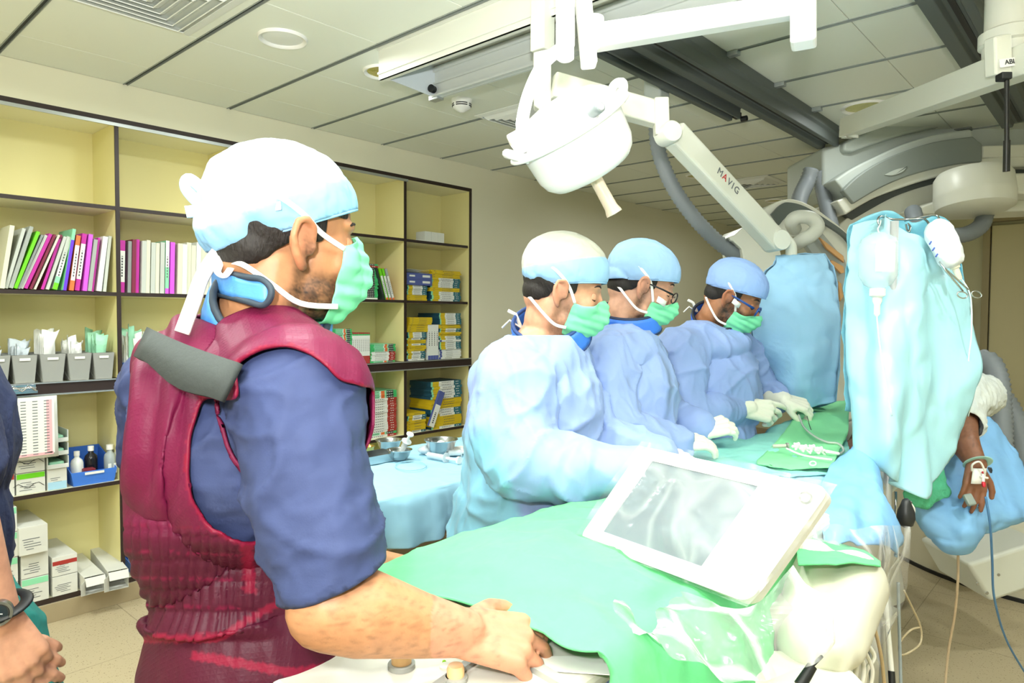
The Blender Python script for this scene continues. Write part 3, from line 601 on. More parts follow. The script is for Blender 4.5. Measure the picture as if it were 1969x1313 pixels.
longbox(172, 1150, Z5, .42, .085, .08, -.05, 'long open white carton poking out beside the third column', .09); longbox(212, 1130, Z5, .46, .085, .09, -.12, 'longest open white carton poking out, nearest the divider', .12)
# hanging list and clip
t = thing('clip_sheet', 'printed list in a clear sleeve hanging from the counter edge by a clip', 'paper', (.03, W(50, 790)[0], .99))
y0, y1 = W(-30, 790)[0], W(107, 790)[0]
g = [[Vector((.028+.006*math.sin(u*5+v*3), y0+(y1-y0)*u, 1.075-.285*v)) for u in (0, .25, .5, .75, 1)] for v in (0, .33, .66, 1)]
MB().grid(g).build('paper', p_wht, t, 60, solid=.0012)
s = MB(); s2 = MB(); s.box((.0355, (y0+y1)/2, .935), (.0006, y1-y0-.03, .25), mi=1)
for r in range(19):
    for cc in range(5):
        s.box((.0365, y0+.045+cc*.045, 1.055-r*.0135), (.0006, .02, .0035))
s2.box((.036, y1-.035, .935), (.0008, .022, .25)).box((.036, (y0+y1)/2, .81), (.0008, y1-y0-.04, .012))
s.build('printed_rows', [M('print_ink', ''), p_wht], t, 0); s2.build('pink_margin', M('pink_print', 'efb6bd', .5), t, 0)
s = MB(); yc = W(38, 750)[0]
s.tube([Vector((.045, yc-.055+.0275*k, 1.115+(.012 if k % 2 else -.01))) for k in range(5)], .003, 8).box((.036, yc, 1.1), (.012, .12, .012)).box((.03, yc, 1.115), (.004, .11, .035)).tube([Vector((.036, yc-.05, 1.1)), Vector((.055, yc-.05, 1.12)), Vector((.055, yc+.05, 1.12)), Vector((.036, yc+.05, 1.1))], .0025, 8)
tag(s.build('bulldog_clip', M('chrome', 'd8dadc', .15, 1), None, 60, bevel=.001), 'chrome clip gripping the printed list at the counter edge', 'clip')
# ================================================================== ceiling-hung equipment
m_rail = M('rail_grey', '5f6664', .55, .2); m_cream = M('equipment_cream', 'e4e5d8', .35); m_hous = M('housing_grey', 'bcc4be', .6); m_hous2 = M('housing_edge', '747c78', .5)
m_blk = M('black_rubber', '16181a', .5); m_steel = M('polished_steel', 'c4c8ca', .2, 1); m_lamp = M('lamp_white', 'f6f7f6', .25); m_hose = M('hose_grey', '8a9196', .5); m_beam = M('beam_white', 'dfe2d8', .4); m_red = M('print_red', 'c43030', .5)
def rail(x0, x1, y0, y1, z0, label, clips=()):
    t = thing('ceiling_rail', label, 'rail', ((x0+x1)/2, (y0+y1)/2, ZC)); w = x1-x0; y = (y0+y1)/2; L = y1-y0
    MB().prism([Vector((x0, y0, ZC-.001)), Vector((x1, y0, ZC-.001)), Vector((x1, y0, z0+.06)), Vector((x1-.015, y0, z0+.05)), Vector((x1-.015, y0, z0)), Vector((x1-w*.3, y0, z0)), Vector((x1-w*.35, y0, z0+.025)), Vector((x0+w*.35, y0, z0+.025)), Vector((x0+w*.3, y0, z0)), Vector((x0, y0, z0))], (0, L, 0)).build('rail_profile', m_rail, t, 0, bevel=.003)
    MB().box(((x0+x1)/2, y, z0+.024), (w*.12, L-.02, .004)).build('running_slot', m_blk, t, 0)
    for cy in clips: MB().box((x1+.022, cy, ZC-.012), (.05, .035, .02)).build('clamp', m_alu, t, 0, bevel=.003)
    return t
rail(2.29, 2.43, 2.14, 4.42, 2.49, 'long dark grey ceiling rail running from the white beam to the grey housing', (2.333+.527*1-.0, 3.387, 3.914, 4.38))
t = rail(2.17, 2.255, 2.14, 3.42, 2.47, 'short dark grey rail beside the long rail, ending with a small black stop'); MB().box((2.21, 3.44, 2.50), (.03, .05, .03)).lathe([(0, 0), (.014, 0), (.014, .03), (0, .03)], (2.235, 3.44, 2.475), (1, 0, 0), 14).build('end_stop', m_blk, t, 50)
rail(3.2, 3.36, 2.14, 4.6, 2.49, 'right hand dark grey ceiling rail beside the hanging column')
t = thing('overhead_beam', 'long white double beam hanging across the ceiling behind the surgical lamp', 'ceiling beam', (2.6, 1.97, ZC))
xa, xb = 1.33, 4.3
MB().box(((xa+xb)/2, 1.835, 2.53), (xb-xa, .012, .13)).box(((xa+xb)/2, 1.828, 2.592), (xb-xa, .012, .012)).box(((xa+xb)/2, 1.828, 2.49), (xb-xa, .012, .008)).box(((xa+xb)/2, 1.845, 2.468), (xb-xa, .03, .006)).build('front_channel', m_beam, t, 0)
MB().box(((xa+xb)/2+.03, 2.1, 2.51), (xb-xa-.06, .014, .15)).box(((xa+xb)/2+.03, 2.085, 2.44), (xb-xa-.06, .03, .008)).box(((xa+xb)/2+.03, 2.09, 2.5), (xb-xa-.06, .014, .008)).box(((xa+xb)/2+.03, 2.09, 2.56), (xb-xa-.06, .016, .02)).build('rear_channel', M('beam_grey', 'c5cbc8', .4), t, 0)  # rear channel in its own grey
MB().box(((xa+xb)/2, 1.965, 2.585), (xb-xa, .26, .012)).build('top_plate', m_beam, t, 0)
MB().prism([Vector((xa+.005, 1.845, 2.58)), Vector((xa+.005, 1.845, 2.48)), Vector((xa+.06, 2.1, 2.44)), Vector((xa+.06, 2.1, 2.58))], (.004, 0, 0)).build('end_plate', M('beam_end', 'c9d2d8', .4), t, 0)
MB().lathe([(0, 0), (.016, 0), (.017, .025), (0, .03)], (xa+.07, 2.08, 2.47), (.3, -1, 0), 18).build('stop_knob', m_blk, t, 50)
MB().box((xa+.07, 2.095, 2.435), (.06, .04, .02)).build('stop_bracket', m_alu, t, 0, bevel=.003)
# ---------------------------------------------------------- surgical lamp
t = thing('surgical_lamp', 'round white surgical lamp with a pale handle hanging over the table', 'surgical lamp', P(1085, -60, 1.6))
ax = (RT*.50-UP*.78+FW*.36).normalized(); O = P(1066, 194, 1.6); mj = (RT*.84+UP*.52); mj = (mj-ax*mj.dot(ax)).normalized(); mn = ax.cross(mj)
MB().lathe([(0, 0), (.05, .002), (.09, .012), (.118, .03), (.128, .05), (.131, .075), (.13, .082), (.1285, .086), (.124, .15), (.116, .172), (.1, .188), (.085, .192)], O, ax, 56).build('lamp_head', m_lamp, t, 35)
MB().lathe([(.086, .191), (.08, .188), (.03, .186), (0, .186)], O, ax, 40).build('light_cover', M('lamp_glass', 'e8ecee', .05, alpha=.6), t, 50)
ro = [O+ax*(.07)+(mj*math.cos(a)+mn*math.sin(a))*(.138+.01*abs(math.cos(a))**6) for a in [2*math.pi*k/64 for k in range(64)]]
MB().tube(ro, .0125, 10, closed=True, flat=.55, up=ax).build('grip_ring', m_lamp, t, 180)
for sg in (1, -1): MB().tube(crv([O+ax*.075+mj*sg*.125+mn*.05, O+ax*.05+mj*sg*.15+mn*.035, O+ax*.045+mj*sg*.156, O+ax*.05+mj*sg*.15-mn*.035, O+ax*.075+mj*sg*.125-mn*.05], 5), .011, 10).build('grip', m_lamp, t, 180)
hd = (RT*.46-UP*.8+FW*.1).normalized(); h0 = O+ax*.186+RT*.0
MB().lathe([(.02, 0), (.016, .012), (.0155, .05), (.0165, .1), (.02, .112), (.0205, .118), (0, .12)], h0, hd, 28).build('sterile_handle', M('handle_cream', 'ead9c4', .4), t, 50)
kn = P(1150, 209, 1.48); MB().lathe([(0, .014), (.008, .014), (.011, .012), (.0125, .0), (.0125, -.03)], kn, (RT*.35-FW*.9).normalized(), 24).build('side_knob', M('knob_grey', '7d8688', .4), t, 50)
MB().lathe([(0, .0155), (.0065, .0155), (.007, .0135)], kn, (RT*.35-FW*.9).normalized(), 24).build('knob_face', m_white, t, 50)
MB().tube(pc([(1000, 285, 1.6), (1003, 240, 1.6), (1015, 185, 1.6), (1040, 130, 1.6), (1072, 98, 1.6), (1090, 92, 1.6)], 8), [.0125]*8+[.0145]*33, 16).build('fork_arm', m_lamp, t, 180)
MB().bar(P(988, 262, 1.6), P(1006, 285, 1.56), .035, .03, FW).build('fork_pivot', m_lamp, t, 0, bevel=.006)
MB().lathe([(.022, -.14), (.022, .04), (.0205, .042), (.0205, .07), (.014, .075)], P(1087, 55, 1.6), -UP, 32).build('shaft', m_lamp, t, 40)
s = MB(); a, b = P(1118, -40, 1.62), P(1133, 128, 1.62); s.bar(a, b, .036, .045, FW); s.build('drop_link', m_lamp, t, 0, bevel=.006, seg=3)
a, b = P(1140, 74, 1.62), P(1525, 13, 1.76); MB().bar(a, b, .05, .055, UP).build('horizontal_arm', m_lamp, t, 0, bevel=.006, seg=3)
MB().lathe([(.026, -.03), (.026, .03)], P(1140, 60, 1.6), UP, 24).build('arm_pivot', m_lamp, t, 50)
q = P(1545, 15, 1.72); R = Matrix((RT*.9+FW*-.43, FW*.9+RT*.43, UP)).transposed()
MB().box(q, (.06, .07, .19), R).build('elbow_housing', m_lamp, t, 0, bevel=.008, seg=3)
q = P(1545, -60, 1.72); MB().lathe([(.028, 0), (.028, ZC-q.z)], q, (0, 0, 1), 24).build('ceiling_tube', m_lamp, t, 50)
# ---------------------------------------------------------- sloping shield arm
t = thing('shield_support', 'long jointed white support arm with lettering sloping down to the blue draped shield', 'support arm', P(1045, 110, 2.3))
MB().prism([P(1026, 100, 2.3), P(1060, 92, 2.3), P(1060, 203, 2.3), P(1040, 212, 2.3), P(1027, 203, 2.3)], FW*.05).build('mounting_plate', m_beam, t, 0, bevel=.004)
q = P(1043, 100, 2.33); MB().box((q.x, q.y, (q.z+2.58)/2), (.06, .06, 2.58-q.z)).build('mounting_post', m_beam, t, 0, bevel=.004)
MB().bar(P(1062, 165, 2.3), P(1268, 222, 2.4), .055, .085, UP).build('upper_arm', m_cream, t, 0, bevel=.008, seg=3)
MB().bar(P(1270, 190, 2.38), P(1272, 262, 2.38), .05, .05, RT).build('joint_block', m_cream, t, 0, bevel=.006)
nf = (-FW+RT*.25).normalized()
MB().lathe([(0, .03), (.034, .03), (.037, .026), (.037, -.04)], P(1286, 256, 2.36), nf, 36).build('joint_cap', m_beam, t, 50)
a, b = P(1294, 256, 2.42), P(1490, 465, 2.74); MB().bar(a, b, .062, .094, UP.cross(b-a).cross(b-a)).build('sloping_arm', m_cream, t, 0, bevel=.012, seg=3)
MB().lathe([(0, .048), (.038, .048), (.04, .044), (.04, -.04)], P(1490, 464, 2.74), nf, 36).build('joint_cap', m_beam, t, 50)
MB().tube(pc([(1492, 458, 2.76), (1512, 462, 2.76), (1521, 476, 2.76), (1521, 500, 2.76)], 6), .022, 16).build('arm_stub', m_cream, t, 180)
def text(body, name, loc, xdir, up, size, mat, parent, ext=.0006):
    c = bpy.data.curves.new(name, 'FONT'); c.body = body; c.size = size; c.extrude = ext; c.align_x = 'CENTER'; c.align_y = 'CENTER'
    o = bpy.data.objects.new(name, c); x = Vector(xdir).normalized(); z = x.cross(up).normalized(); y = z.cross(x)
    COL.objects.link(o); dg = bpy.context.evaluated_depsgraph_get(); me = bpy.data.meshes.new_from_object(o.evaluated_get(dg)); bpy.data.objects.remove(o)
    me.transform(Matrix(((x.x, y.x, z.x, loc.x), (x.y, y.y, z.y, loc.y), (x.z, y.z, z.z, loc.z), (0, 0, 0, 1)))); me.materials.append(mat)
    return mkobj(name, me, parent, 0)
axd = (b-a).normalized(); upd = UP.cross(axd).cross(axd)*-1; upd = (UP-axd*UP.dot(axd)).normalized(); nn = axd.cross(upd).normalized(); nn = nn if nn.dot(FW) < 0 else -nn
def on_arm(f): return a.lerp(b, f)+nn*.0322
m_ink = M('print_grey', '6a6f74', .5)
for ch, f, m in (('M', .36, m_ink), ('A', .405, m_red), ('V', .45, m_ink), ('I', .482, m_ink), ('G', .52, m_ink)): text(ch, 'lettering', on_arm(f)+upd*.006, axd, upd, .038, m, t)
tr = MB().prism([P(1181, 186, 2.3), P(1193, 190, 2.3), P(1186, 178, 2.3)], -FW*.001); tr.build('warning_sticker', M('warning_yellow', 'e0a818', .5), t, 0)
# hose beside the arm
def hose(pts, r, label, n=10, D=None):
    c = pc(pts, n); out = [c[0]]; rs = []
    L = sum((c[i+1]-c[i]).length for i in range(len(c)-1)); N = max(20, int(L/.011)); res = []; acc = 0; j = 0
    cum = [0]
    for i in range(len(c)-1): cum.append(cum[-1]+(c[i+1]-c[i]).length)
    for k in range(N+1):
        s_ = L*k/N
        while j < len(c)-2 and cum[j+1] < s_: j += 1
        f = (s_-cum[j])/max(1e-9, cum[j+1]-cum[j]); res.append(c[j].lerp(c[j+1], f))
    rr = [r*(1.06 if k % 2 else .9) for k in range(N+1)]
    return tag(MB().tube(res, rr, 14).build('corrugated_hose', m_hose, None, 180), label, 'hose')
hose([(1262, 215, 3.2), (1262, 262, 3.2), (1272, 310, 3.2), (1300, 370, 3.2), (1345, 430, 3.2), (1400, 480, 3.25), (1450, 495, 3.3)], .034, 'grey corrugated hose looping down behind the sloping white arm')
q = P(1262, 215, 3.2); tag(MB().box((q.x, q.y, (q.z+ZC)/2), (.09, .09, ZC-q.z)).build('hose_outlet', m_hous, None, 0, bevel=.01), 'square grey duct where the corrugated hose leaves the ceiling', 'duct')
hose([(1560, 325, 4.1), (1552, 350, 4.1), (1540, 375, 4.05), (1535, 400, 4.0), (1545, 440, 3.9)], .045, 'smooth grey hose hanging from the left end of the grey housing')
hose([(1570, 330, 4.2), (1580, 360, 4.2), (1590, 400, 4.1), (1600, 440, 4.0)], .04, 'second grey hose hanging behind the first at the housing')
hose([(1755, 405, 3.9), (1765, 430, 3.8), (1800, 450, 3.8), (1850, 452, 3.8), (1885, 435, 3.85), (1896, 405, 3.9)], .042, 'grey hose hanging in a loop under the flat arm at right')
# ---------------------------------------------------------- ceiling gantry with arc
def slab(poly, D, th, name, mat, parent, bev=.012, seg=3):
    return MB().prism([P(x, y, D) for x, y in poly], A0*th).build(name, mat, parent, 35, bevel=bev, seg=seg)
def curve2(pts, n=6): return [(v.x, v.y) for v in crv([Vector((x, y, 0)) for x, y in pts], n)]
t = thing('imaging_gantry', 'large grey and cream imaging arm gantry hanging from the ceiling rails at right', 'imaging gantry', P(1750, 260, 4.2))
slab([(1582, 283), (1622, 276), (1640, 262), (1735, 233), (1911, 203), (1924, 222), (1969, 228), (2060, 236), (2060, 300), (1880, 300), (1740, 335), (1640, 368), (1608, 380), (1582, 362)], 4.15, .55, 'main_housing', m_hous, t, .02)
slab([(1622, 276), (1700, 238), (1735, 233), (1911, 203), (1918, 218), (1860, 232), (1740, 258), (1664, 283), (1640, 292), (1622, 290)], 4.1, .3, 'upper_shell', M('housing_shell', 'b2bab4', .45), t, .015)
q = P(1790, 215, 4.4); MB().box((q.x, q.y, (q.z+ZC-.1)/2), (.5, .4, max(.1, ZC-.1-q.z))).build('rail_carriage', m_hous2, t, 0, bevel=.01)
top = curve2([(1605, 346), (1640, 323), (1690, 298), (1740, 276), (1800, 258), (1864, 248)]); bot = curve2([(1889, 311), (1850, 314), (1790, 326), (1740, 341), (1690, 363), (1641, 392)])
slab(top+[(1870, 250), (1871, 262), (1889, 276)]+bot+[(1622, 367)], 4.0, .3, 'curved_cover', m_hous, t, .02)
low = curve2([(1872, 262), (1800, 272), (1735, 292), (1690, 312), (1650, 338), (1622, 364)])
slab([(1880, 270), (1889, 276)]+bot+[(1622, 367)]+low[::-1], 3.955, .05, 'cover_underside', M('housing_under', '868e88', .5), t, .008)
c_ = curve2([(1701, 336), (1722, 326), (1744, 321)], 5)+curve2([(1744, 319), (1736, 330), (1716, 337), (1701, 336)], 5)
slab(c_, 3.95, .01, 'highlight_crescent', M('highlight_pale', 'bcc4bc', .4), t, 0)  # highlight on the curved cover, painted as a pale crescent
MB().lathe([(0, 0), (.02, 0), (.022, -.02)], P(1865, 225, 4.09), -FW, 20).build('inspection_hole', m_blk, t, 50); MB().lathe([(0, 0), (.012, 0), (.012, -.02)], P(1866, 226, 4.08), -FW, 20).build('hole_plug', m_white, t, 50)
u1 = curve2([(1609, 386), (1650, 368), (1700, 350), (1750, 332), (1800, 318), (1870, 306), (1969, 297), (2060, 296)]); l1 = curve2([(2060, 322), (1969, 320), (1870, 326), (1790, 343), (1700, 373), (1660, 392), (1626, 413)])
slab(u1+l1, 3.98, .35, 'outer_arc', m_cream, t, .01)
slab([(1889, 280), (1969, 277), (2060, 277), (2060, 300), (1889, 303)], 3.97, .3, 'arc_block', m_cream, t, .008)
u2 = curve2([(1612, 433), (1650, 404), (1700, 378), (1760, 354), (1810, 343), (1870, 332), (1969, 326), (2060, 326)]); l2 = curve2([(2060, 380), (1969, 378), (1870, 376), (1810, 384), (1765, 398), (1720, 418), (1660, 450), (1630, 470)])
slab(u2+l2, 4.08, .3, 'inner_arc', m_cream, t, .01)
gu = curve2([(1624, 412), (1700, 373), (1790, 343), (1870, 326), (1969, 320), (2060, 322)]); gl = curve2([(2060, 334), (1969, 332), (1870, 338), (1800, 352), (1720, 378), (1640, 422)])
slab(gu+gl, 4.06, .05, 'arc_groove', M('groove_dark', '4a504e', .5), t, 0)
MB().lathe([(.17, -.0), (.19, .03), (.195, .12), (.197, .13), (.195, .14), (.19, .2), (.16, .22), (0, .222)], P(1870, 332, 3.8), -UP*.97-FW*.1, 48).build('rotation_drum', m_cream, t, 40)
slab([(1922, 333), (2060, 330), (2060, 374), (1930, 372), (1922, 366)], 3.72, .3, 'side_block', m_cream, t, .015)
slab([(1766, 399), (1807, 384), (1935, 384), (2060, 380), (2060, 402), (1775, 414)], 3.9, .3, 'flat_arm', m_cream, t, .01)
# ---------------------------------------------------------- second imaging arm behind the operators
t = thing('imaging_machine', 'curved white imaging arm with dark groove behind the blue draped shield', 'imaging arm', Vector((P(1600, 480, 3.5).x, P(1600, 480, 3.5).y, 0)))
outer = curve2([(1456, 411), (1487, 391), (1511, 383), (1532, 384), (1563, 397), (1593, 418), (1627, 446), (1660, 490), (1690, 560), (1700, 700), (1690, 900), (1660, 1000)]); inner = curve2([(1610, 1000), (1640, 900), (1650, 700), (1640, 600), (1610, 530), (1580, 490), (1548, 462), (1520, 455), (1500, 470)])
slab(outer+inner+[(1475, 450)], 3.5, .28, 'arc_body', m_cream, t, .015)
gu = curve2([(1484, 411), (1502, 393), (1517, 389), (1548, 397), (1593, 424), (1627, 449), (1655, 485)]); gl = curve2([(1648, 500), (1626, 458), (1578, 426), (1545, 411), (1525, 410), (1510, 419), (1499, 432)])
slab(gu+gl, 3.475, .03, 'dark_groove', M('groove_green', '555f5a', .35), t, 0)
slab([(1412, 452), (1430, 436), (1445, 440), (1470, 470), (1500, 480), (1512, 530), (1500, 620), (1445, 620), (1437, 530), (1430, 500), (1426, 478), (1409, 463), (1405, 463), (1401, 456)], 3.2, .3, 'detector_housing', m_cream, t, .02)
MB().tube(pc([(1528, 440, 3.38), (1522, 426, 3.3), (1535, 417, 3.28), (1560, 420, 3.28), (1572, 436, 3.28), (1560, 452, 3.28), (1545, 460, 3.3), (1530, 470, 3.38)], 6), .033, 14).build('grip_handle', m_beam, t, 180)
slab([(1540, 455), (1575, 440), (1625, 500), (1640, 560), (1600, 560), (1570, 500)], 3.45, .05, 'grey_panel', M('panel_grey', 'a9b0ac', .4), t, .004)
for pl in ([(1595, 503), (1600, 500), (1622, 512), (1624, 524), (1618, 526)], [(1612, 540), (1618, 545), (1622, 570), (1616, 580)], [(1575, 455), (1622, 492), (1624, 505), (1590, 478)]): slab(pl, 3.42, .02, 'amber_strip', M('amber_tape', 'd9a56c', .5), t, .002)
MB().tube([Vector((P(1660, 1000, 3.6).x, P(1660, 1000, 3.6).y, .02)), P(1655, 960, 3.6)], [.2, .14], 24).build('floor_mount', m_cream, t, 50)
# lower part of the imaging arm at the right, near the floor
t = thing('imaging_stand', 'cream curved floor stand and tilted box of the imaging machine at lower right', 'imaging stand', Vector((P(1830, 1100, 3.7).x, P(1830, 1100, 3.7).y, 0)))
c0 = Vector((3.3, 5.0, 0))
MB().lathe([(1.02, .02), (1.0, .18), (.96, .6), (.7, .62), (0, .62)], (3.5, 5.35, 0), seg=72).build('round_base', M('stand_beige', 'cfc9b2', .5), t, 40)
MB().lathe([(1.03, 0), (1.03, .02), (.9, .02)], (3.5, 5.35, 0), seg=72).build('base_gasket', m_blk, t, 40)
slab([(1862, 1072), (1955, 1042), (1962, 1056), (1868, 1088)], 2.95, .3, 'box_shoulder', m_beam, t, .01)
slab([(1862, 1085), (1962, 1052), (2010, 1040), (2030, 1115), (1905, 1158)], 2.9, .35, 'tilted_box', m_beam, t, .015)
for x, y in ((1880, 1122), (1920, 1105), (1898, 1140)): MB().lathe([(0, .002), (.006, .002), (.007, 0)], P(x, y, 2.9), -A0, 14).build('screw', m_steel, t, 50)
slab([(1870, 1000), (2030, 940), (2040, 1060), (1960, 1056), (1880, 1075)], 3.5, .3, 'upper_box', m_cream, t, .015)
slab([(1845, 640), (1870, 625), (1890, 690), (1925, 760), (1990, 900), (1990, 980), (1920, 900), (1880, 810), (1850, 720)], 3.7, .25, 'slanted_arm', m_beam, t, .02); slab([(1883, 712), (1893, 718), (1935, 830), (1925, 838)], 3.68, .02, 'dark_seam', m_hous2, t, 0)
hose([(1868, 705, 3.4), (1885, 692, 3.35), (1905, 700, 3.3), (1918, 735, 3.25), (1922, 790, 3.2), (1924, 850, 3.15), (1924, 960, 3.1)], .05, 'thick grey corrugated hose standing behind the blue arm drape')
hose([(1905, 735, 3.55), (1940, 780, 3.5), (1960, 830, 3.45), (1975, 900, 3.4)], .047, 'second corrugated hose at the right picture edge behind the arm drape')
# ---------------------------------------------------------- hanging column with long bar
t = thing('hanging_column', 'white ceiling column at upper right carrying a long white bar and black strut', 'ceiling column', P(1945, -100, 2.1))
q = P(1946, 0, 2.1); MB().lathe([(.07, -.2), (.07, .09), (.066, .092), (.066, .097), (.085, .099), (.085, .135), (.075, .14), (.072, .2), (.06, .22)], q, (0, 0, -1), 40).build('column', m_cream, t, 40)
MB().bar(P(1918, 70, 1.98), P(1920, 145, 2.0), .05, .05, RT).build('clamp_block', m_cream, t, 0, bevel=.006)
a, b = P(2050, 90, 1.8), P(1628, 246, 3.3); MB().bar(a, b, .07, .088, UP).build('long_bar', m_cream, t, 0, bevel=.004)
up = (UP-(b-a).normalized()*UP.dot((b-a).normalized())).normalized(); nrm = (b-a).normalized().cross(up); nrm = nrm if nrm.dot(FW) < 0 else -nrm
MB().bar(a+nrm*.036-up*.022, b+nrm*.036-up*.022, .003, .004, up).bar(a+nrm*.036-up*.034, b+nrm*.036-up*.034, .003, .003, up).build('bar_groove', m_hous2, t, 0)
MB().box(P(1630, 245, 3.27), (.05, .03, .1), Matrix((RT, FW, UP)).transposed()).build('bar_end_cap', m_beam, t, 0, bevel=.004)
for dy in (-10, 10): MB().lathe([(0, .001), (.006, .001)], P(1626, 245+dy, 3.25), -FW, 10).build('cap_hole', m_blk, t, 0)
MB().tube([P(1630, 261, 3.25), P(1650, 262, 3.2)], .008, 8).build('end_tab', m_beam, t, 180)
MB().tube([P(1936, 150, 1.95), P(1936, 272, 1.97)], .0065, 12).tube([P(1936, 270, 1.97), P(1935, 330, 1.98)], .009, 12).build('gas_strut', M('strut_black', '101214', .25), t, 60)
MB().box(P(1930, 148, 1.95), (.03, .03, .02), Matrix((RT, FW, UP)).transposed()).build('strut_clamp', m_blk, t, 0, bevel=.003)
p = P(1945, 119, 1.96); MB().box(p, (.07, .002, .024), Matrix((RT*.98+UP*.15, FW, UP*.98-RT*.15)).transposed()).build('label_plate', m_white, t, 0)
text('ABLE', 'lettering', p-FW*.0025, RT*.98+UP*.15, UP, .019, m_blk, t)
# hanging fixtures on the right wall side stay out of frame
# ================================================================== people
def sm(a, b, x): t = min(max((x-a)/(b-a), 0), 1); return t*t*(3-2*t)
def mix(a, b, t): return tuple(x*(1-t)+y*t for x, y in zip(a, b))
class Head:
    def __init__(s, px, py, D, az, pitch, roll=0, sc=1.):
        a, p, r = map(math.radians, (az, pitch, roll)); s.O = P(px, py, D)
        f = R0*math.cos(a)+A0*math.sin(a); s.L = Z0.cross(f).normalized()
        s.F = f*math.cos(p)-Z0*math.sin(p); s.U = Z0*math.cos(p)+f*math.sin(p)
        L = s.L*math.cos(r)+s.U*math.sin(r); s.U = -s.L*math.sin(r)+s.U*math.cos(r); s.L = L; s.s = sc
        s.R = Matrix((s.F, s.L, s.U)).transposed()
    def w(s, x, y, z): return s.O+(s.F*x+s.L*y+s.U*z)*s.s
    def l(s, p): v = (p-s.O)/s.s; return v.dot(s.F), v.dot(s.L), v.dot(s.U)
    def e(s, mb, c, r, seg=24, rings=16): mb.ell(s.w(*c), [k*s.s for k in r], s.R, seg, rings)
def head_prims(mb, H, neck, nr=.06):
    for c, r in (((-.012, 0, .035), (.098, .075, .085)), ((.03, 0, -.02), (.062, .06, .075)), ((.028, 0, -.07), (.06, .054, .045)), ((.066, 0, -.094), (.024, .026, .02)), ((.066, 0, .024), (.024, .052, .014)),
                 ((.058, .034, -.03), (.026, .026, .03)), ((.058, -.034, -.03), (.026, .026, .03)), ((.083, 0, -.068), (.016, .027, .018)), ((-.05, 0, -.03), (.05, .055, .05)), ((.09, 0, -.062), (.012, .022, .006)), ((.089, 0, -.072), (.012, .019, .007))): H.e(mb, c, r)
    mb.chain([H.w(.082, 0, .014), H.w(.098, 0, -.016), H.w(.108, 0, -.034)], [.009, .0105, .013]); mb.cap(H.w(.1, .012, -.04), .009, H.w(.1, -.012, -.04), .009)
    for sd in (1, -1):
        y = .074
        pts = [(.008, .078, -.012), (.006, .083, .008), (-.006, .09, .017), (-.02, .095, .012), (-.025, .095, -.008), (-.018, .088, -.03), (-.006, .08, -.045)]
        mb.chain([H.w(a, sd*b, c) for a, b, c in pts], [.0045, .005, .005, .005, .0052, .006, .0075]); H.e(mb, (-.01, sd*.08, -.012), (.016, .006, .028)); mb.cap(H.w(.008, sd*.08, -.018), .005, H.w(.004, sd*.08, -.026), .005)
    mb.chain([H.w(-.02, 0, -.04), H.w(-.025, 0, -.09), neck], [nr, nr-.004, nr+.012])
def eyes(H, parent, tone='a06c50'):
    ml = M('lid_'+tone, tone, .5)
    for sd in (1, -1):
        c = (.0685, sd*.031, -.004)
        o = MB().ell(H.w(*c), (.0125*H.s,)*3, H.R, 16, 10).build('eye', M('eye_white', 'd8d0ca', .2), parent, 180)
        MB().lathe([(0, .0136), (.0035, .0132), (.006, .0122), (.0062, .0112)], H.w(*c), H.F-H.U*.45).build('iris', M('iris_brown', '2c1a12', .15), o, 60)
        G = []
        for i in range(9):
            th = math.radians(-18+11*i); G.append([H.w(c[0]+.0136*math.cos(th)*math.cos(a), c[1]+.0136*math.cos(th)*math.sin(a), c[2]+.0136*math.sin(th)) for a in [math.radians(-90+15*k) for k in range(13)]])
        MB().grid(G).build('eyelid', ml, parent, 180, solid=.001); MB().tube(G[0][1:-1], .0011, 6).build('lashes', M('lash_dark', '1a1210', .6), parent, 180)
        MB().tube([H.w(.0845-.013*t*t-.002*t, sd*(.014+.04*t), .022+.009*math.sin(t*2.6)-.004*t) for t in (0, .25, .5, .75, 1)], [.0026, .004, .004, .0034, .0015], 8, flat=.6).build('eyebrow', M('brow_hair', '1c1512', .8, bump=.6, bs=400, dist=.001), parent, 180)
m_skin = M('skin', 'ffffff', .5, attr=True, var=.1, vs=60, bump=.12, bs=260, dist=.001, sub=.06)
def skin_col(H, tone, beard=.0, hairc='2a1d16', lo=-.03, jaw=None):
    tone = hx(tone); red = mix(tone, hx('d0705c'), .35); hc = hx(hairc); hairy = mix(tone, hc, .72)
    def f(p, n):
        x, y, z = H.l(p); c = tone
        if abs(y) > .079 and -.06 < z < .03 and abs(x) < .04: c = mix(c, red, .6)
        if z > -.15 and beard:
            m = sm(lo+.012, lo-.012, z+.5*(0.02-x)*(x < .02)) * sm(-.03, -.002, x) * sm(-.142, -.115, z)
            m = max(m, sm(.012, -.004, abs(x-.002)-.008)*sm(.03, -.03, z)*(abs(y) > .05)*sm(-.1, -.06, z)*.8)
            g = noise.noise(p*260)*.35+noise.noise(p*60)*.3+.75
            c = mix(c, hc, min(1, m*beard*max(0, g)))
        return c
    return f
def hair(H, parent, col='1a1412', low=-.062):
    mb = MB(); H.e(mb, (-.016, 0, .03), (.101, .08, .088)); H.e(mb, (-.055, 0, -.02), (.05, .062, .045))
    def keep(p, n):
        x, y, z = H.l(p); return (x < -.012 and z > low+.012*noise.noise(p*70) + max(0, (x+.07))*.9) or (x < .03 and x > .0 and z > -.01 and abs(y) > .05) or (z > .03 and x < .07)
    return organic('hair', mb, M('hair_'+col, col, .6, bump=.9, bs=220, dist=.003, stretch=(1, 1, .3)), parent, .004, 4, keep=keep, solid=.002)
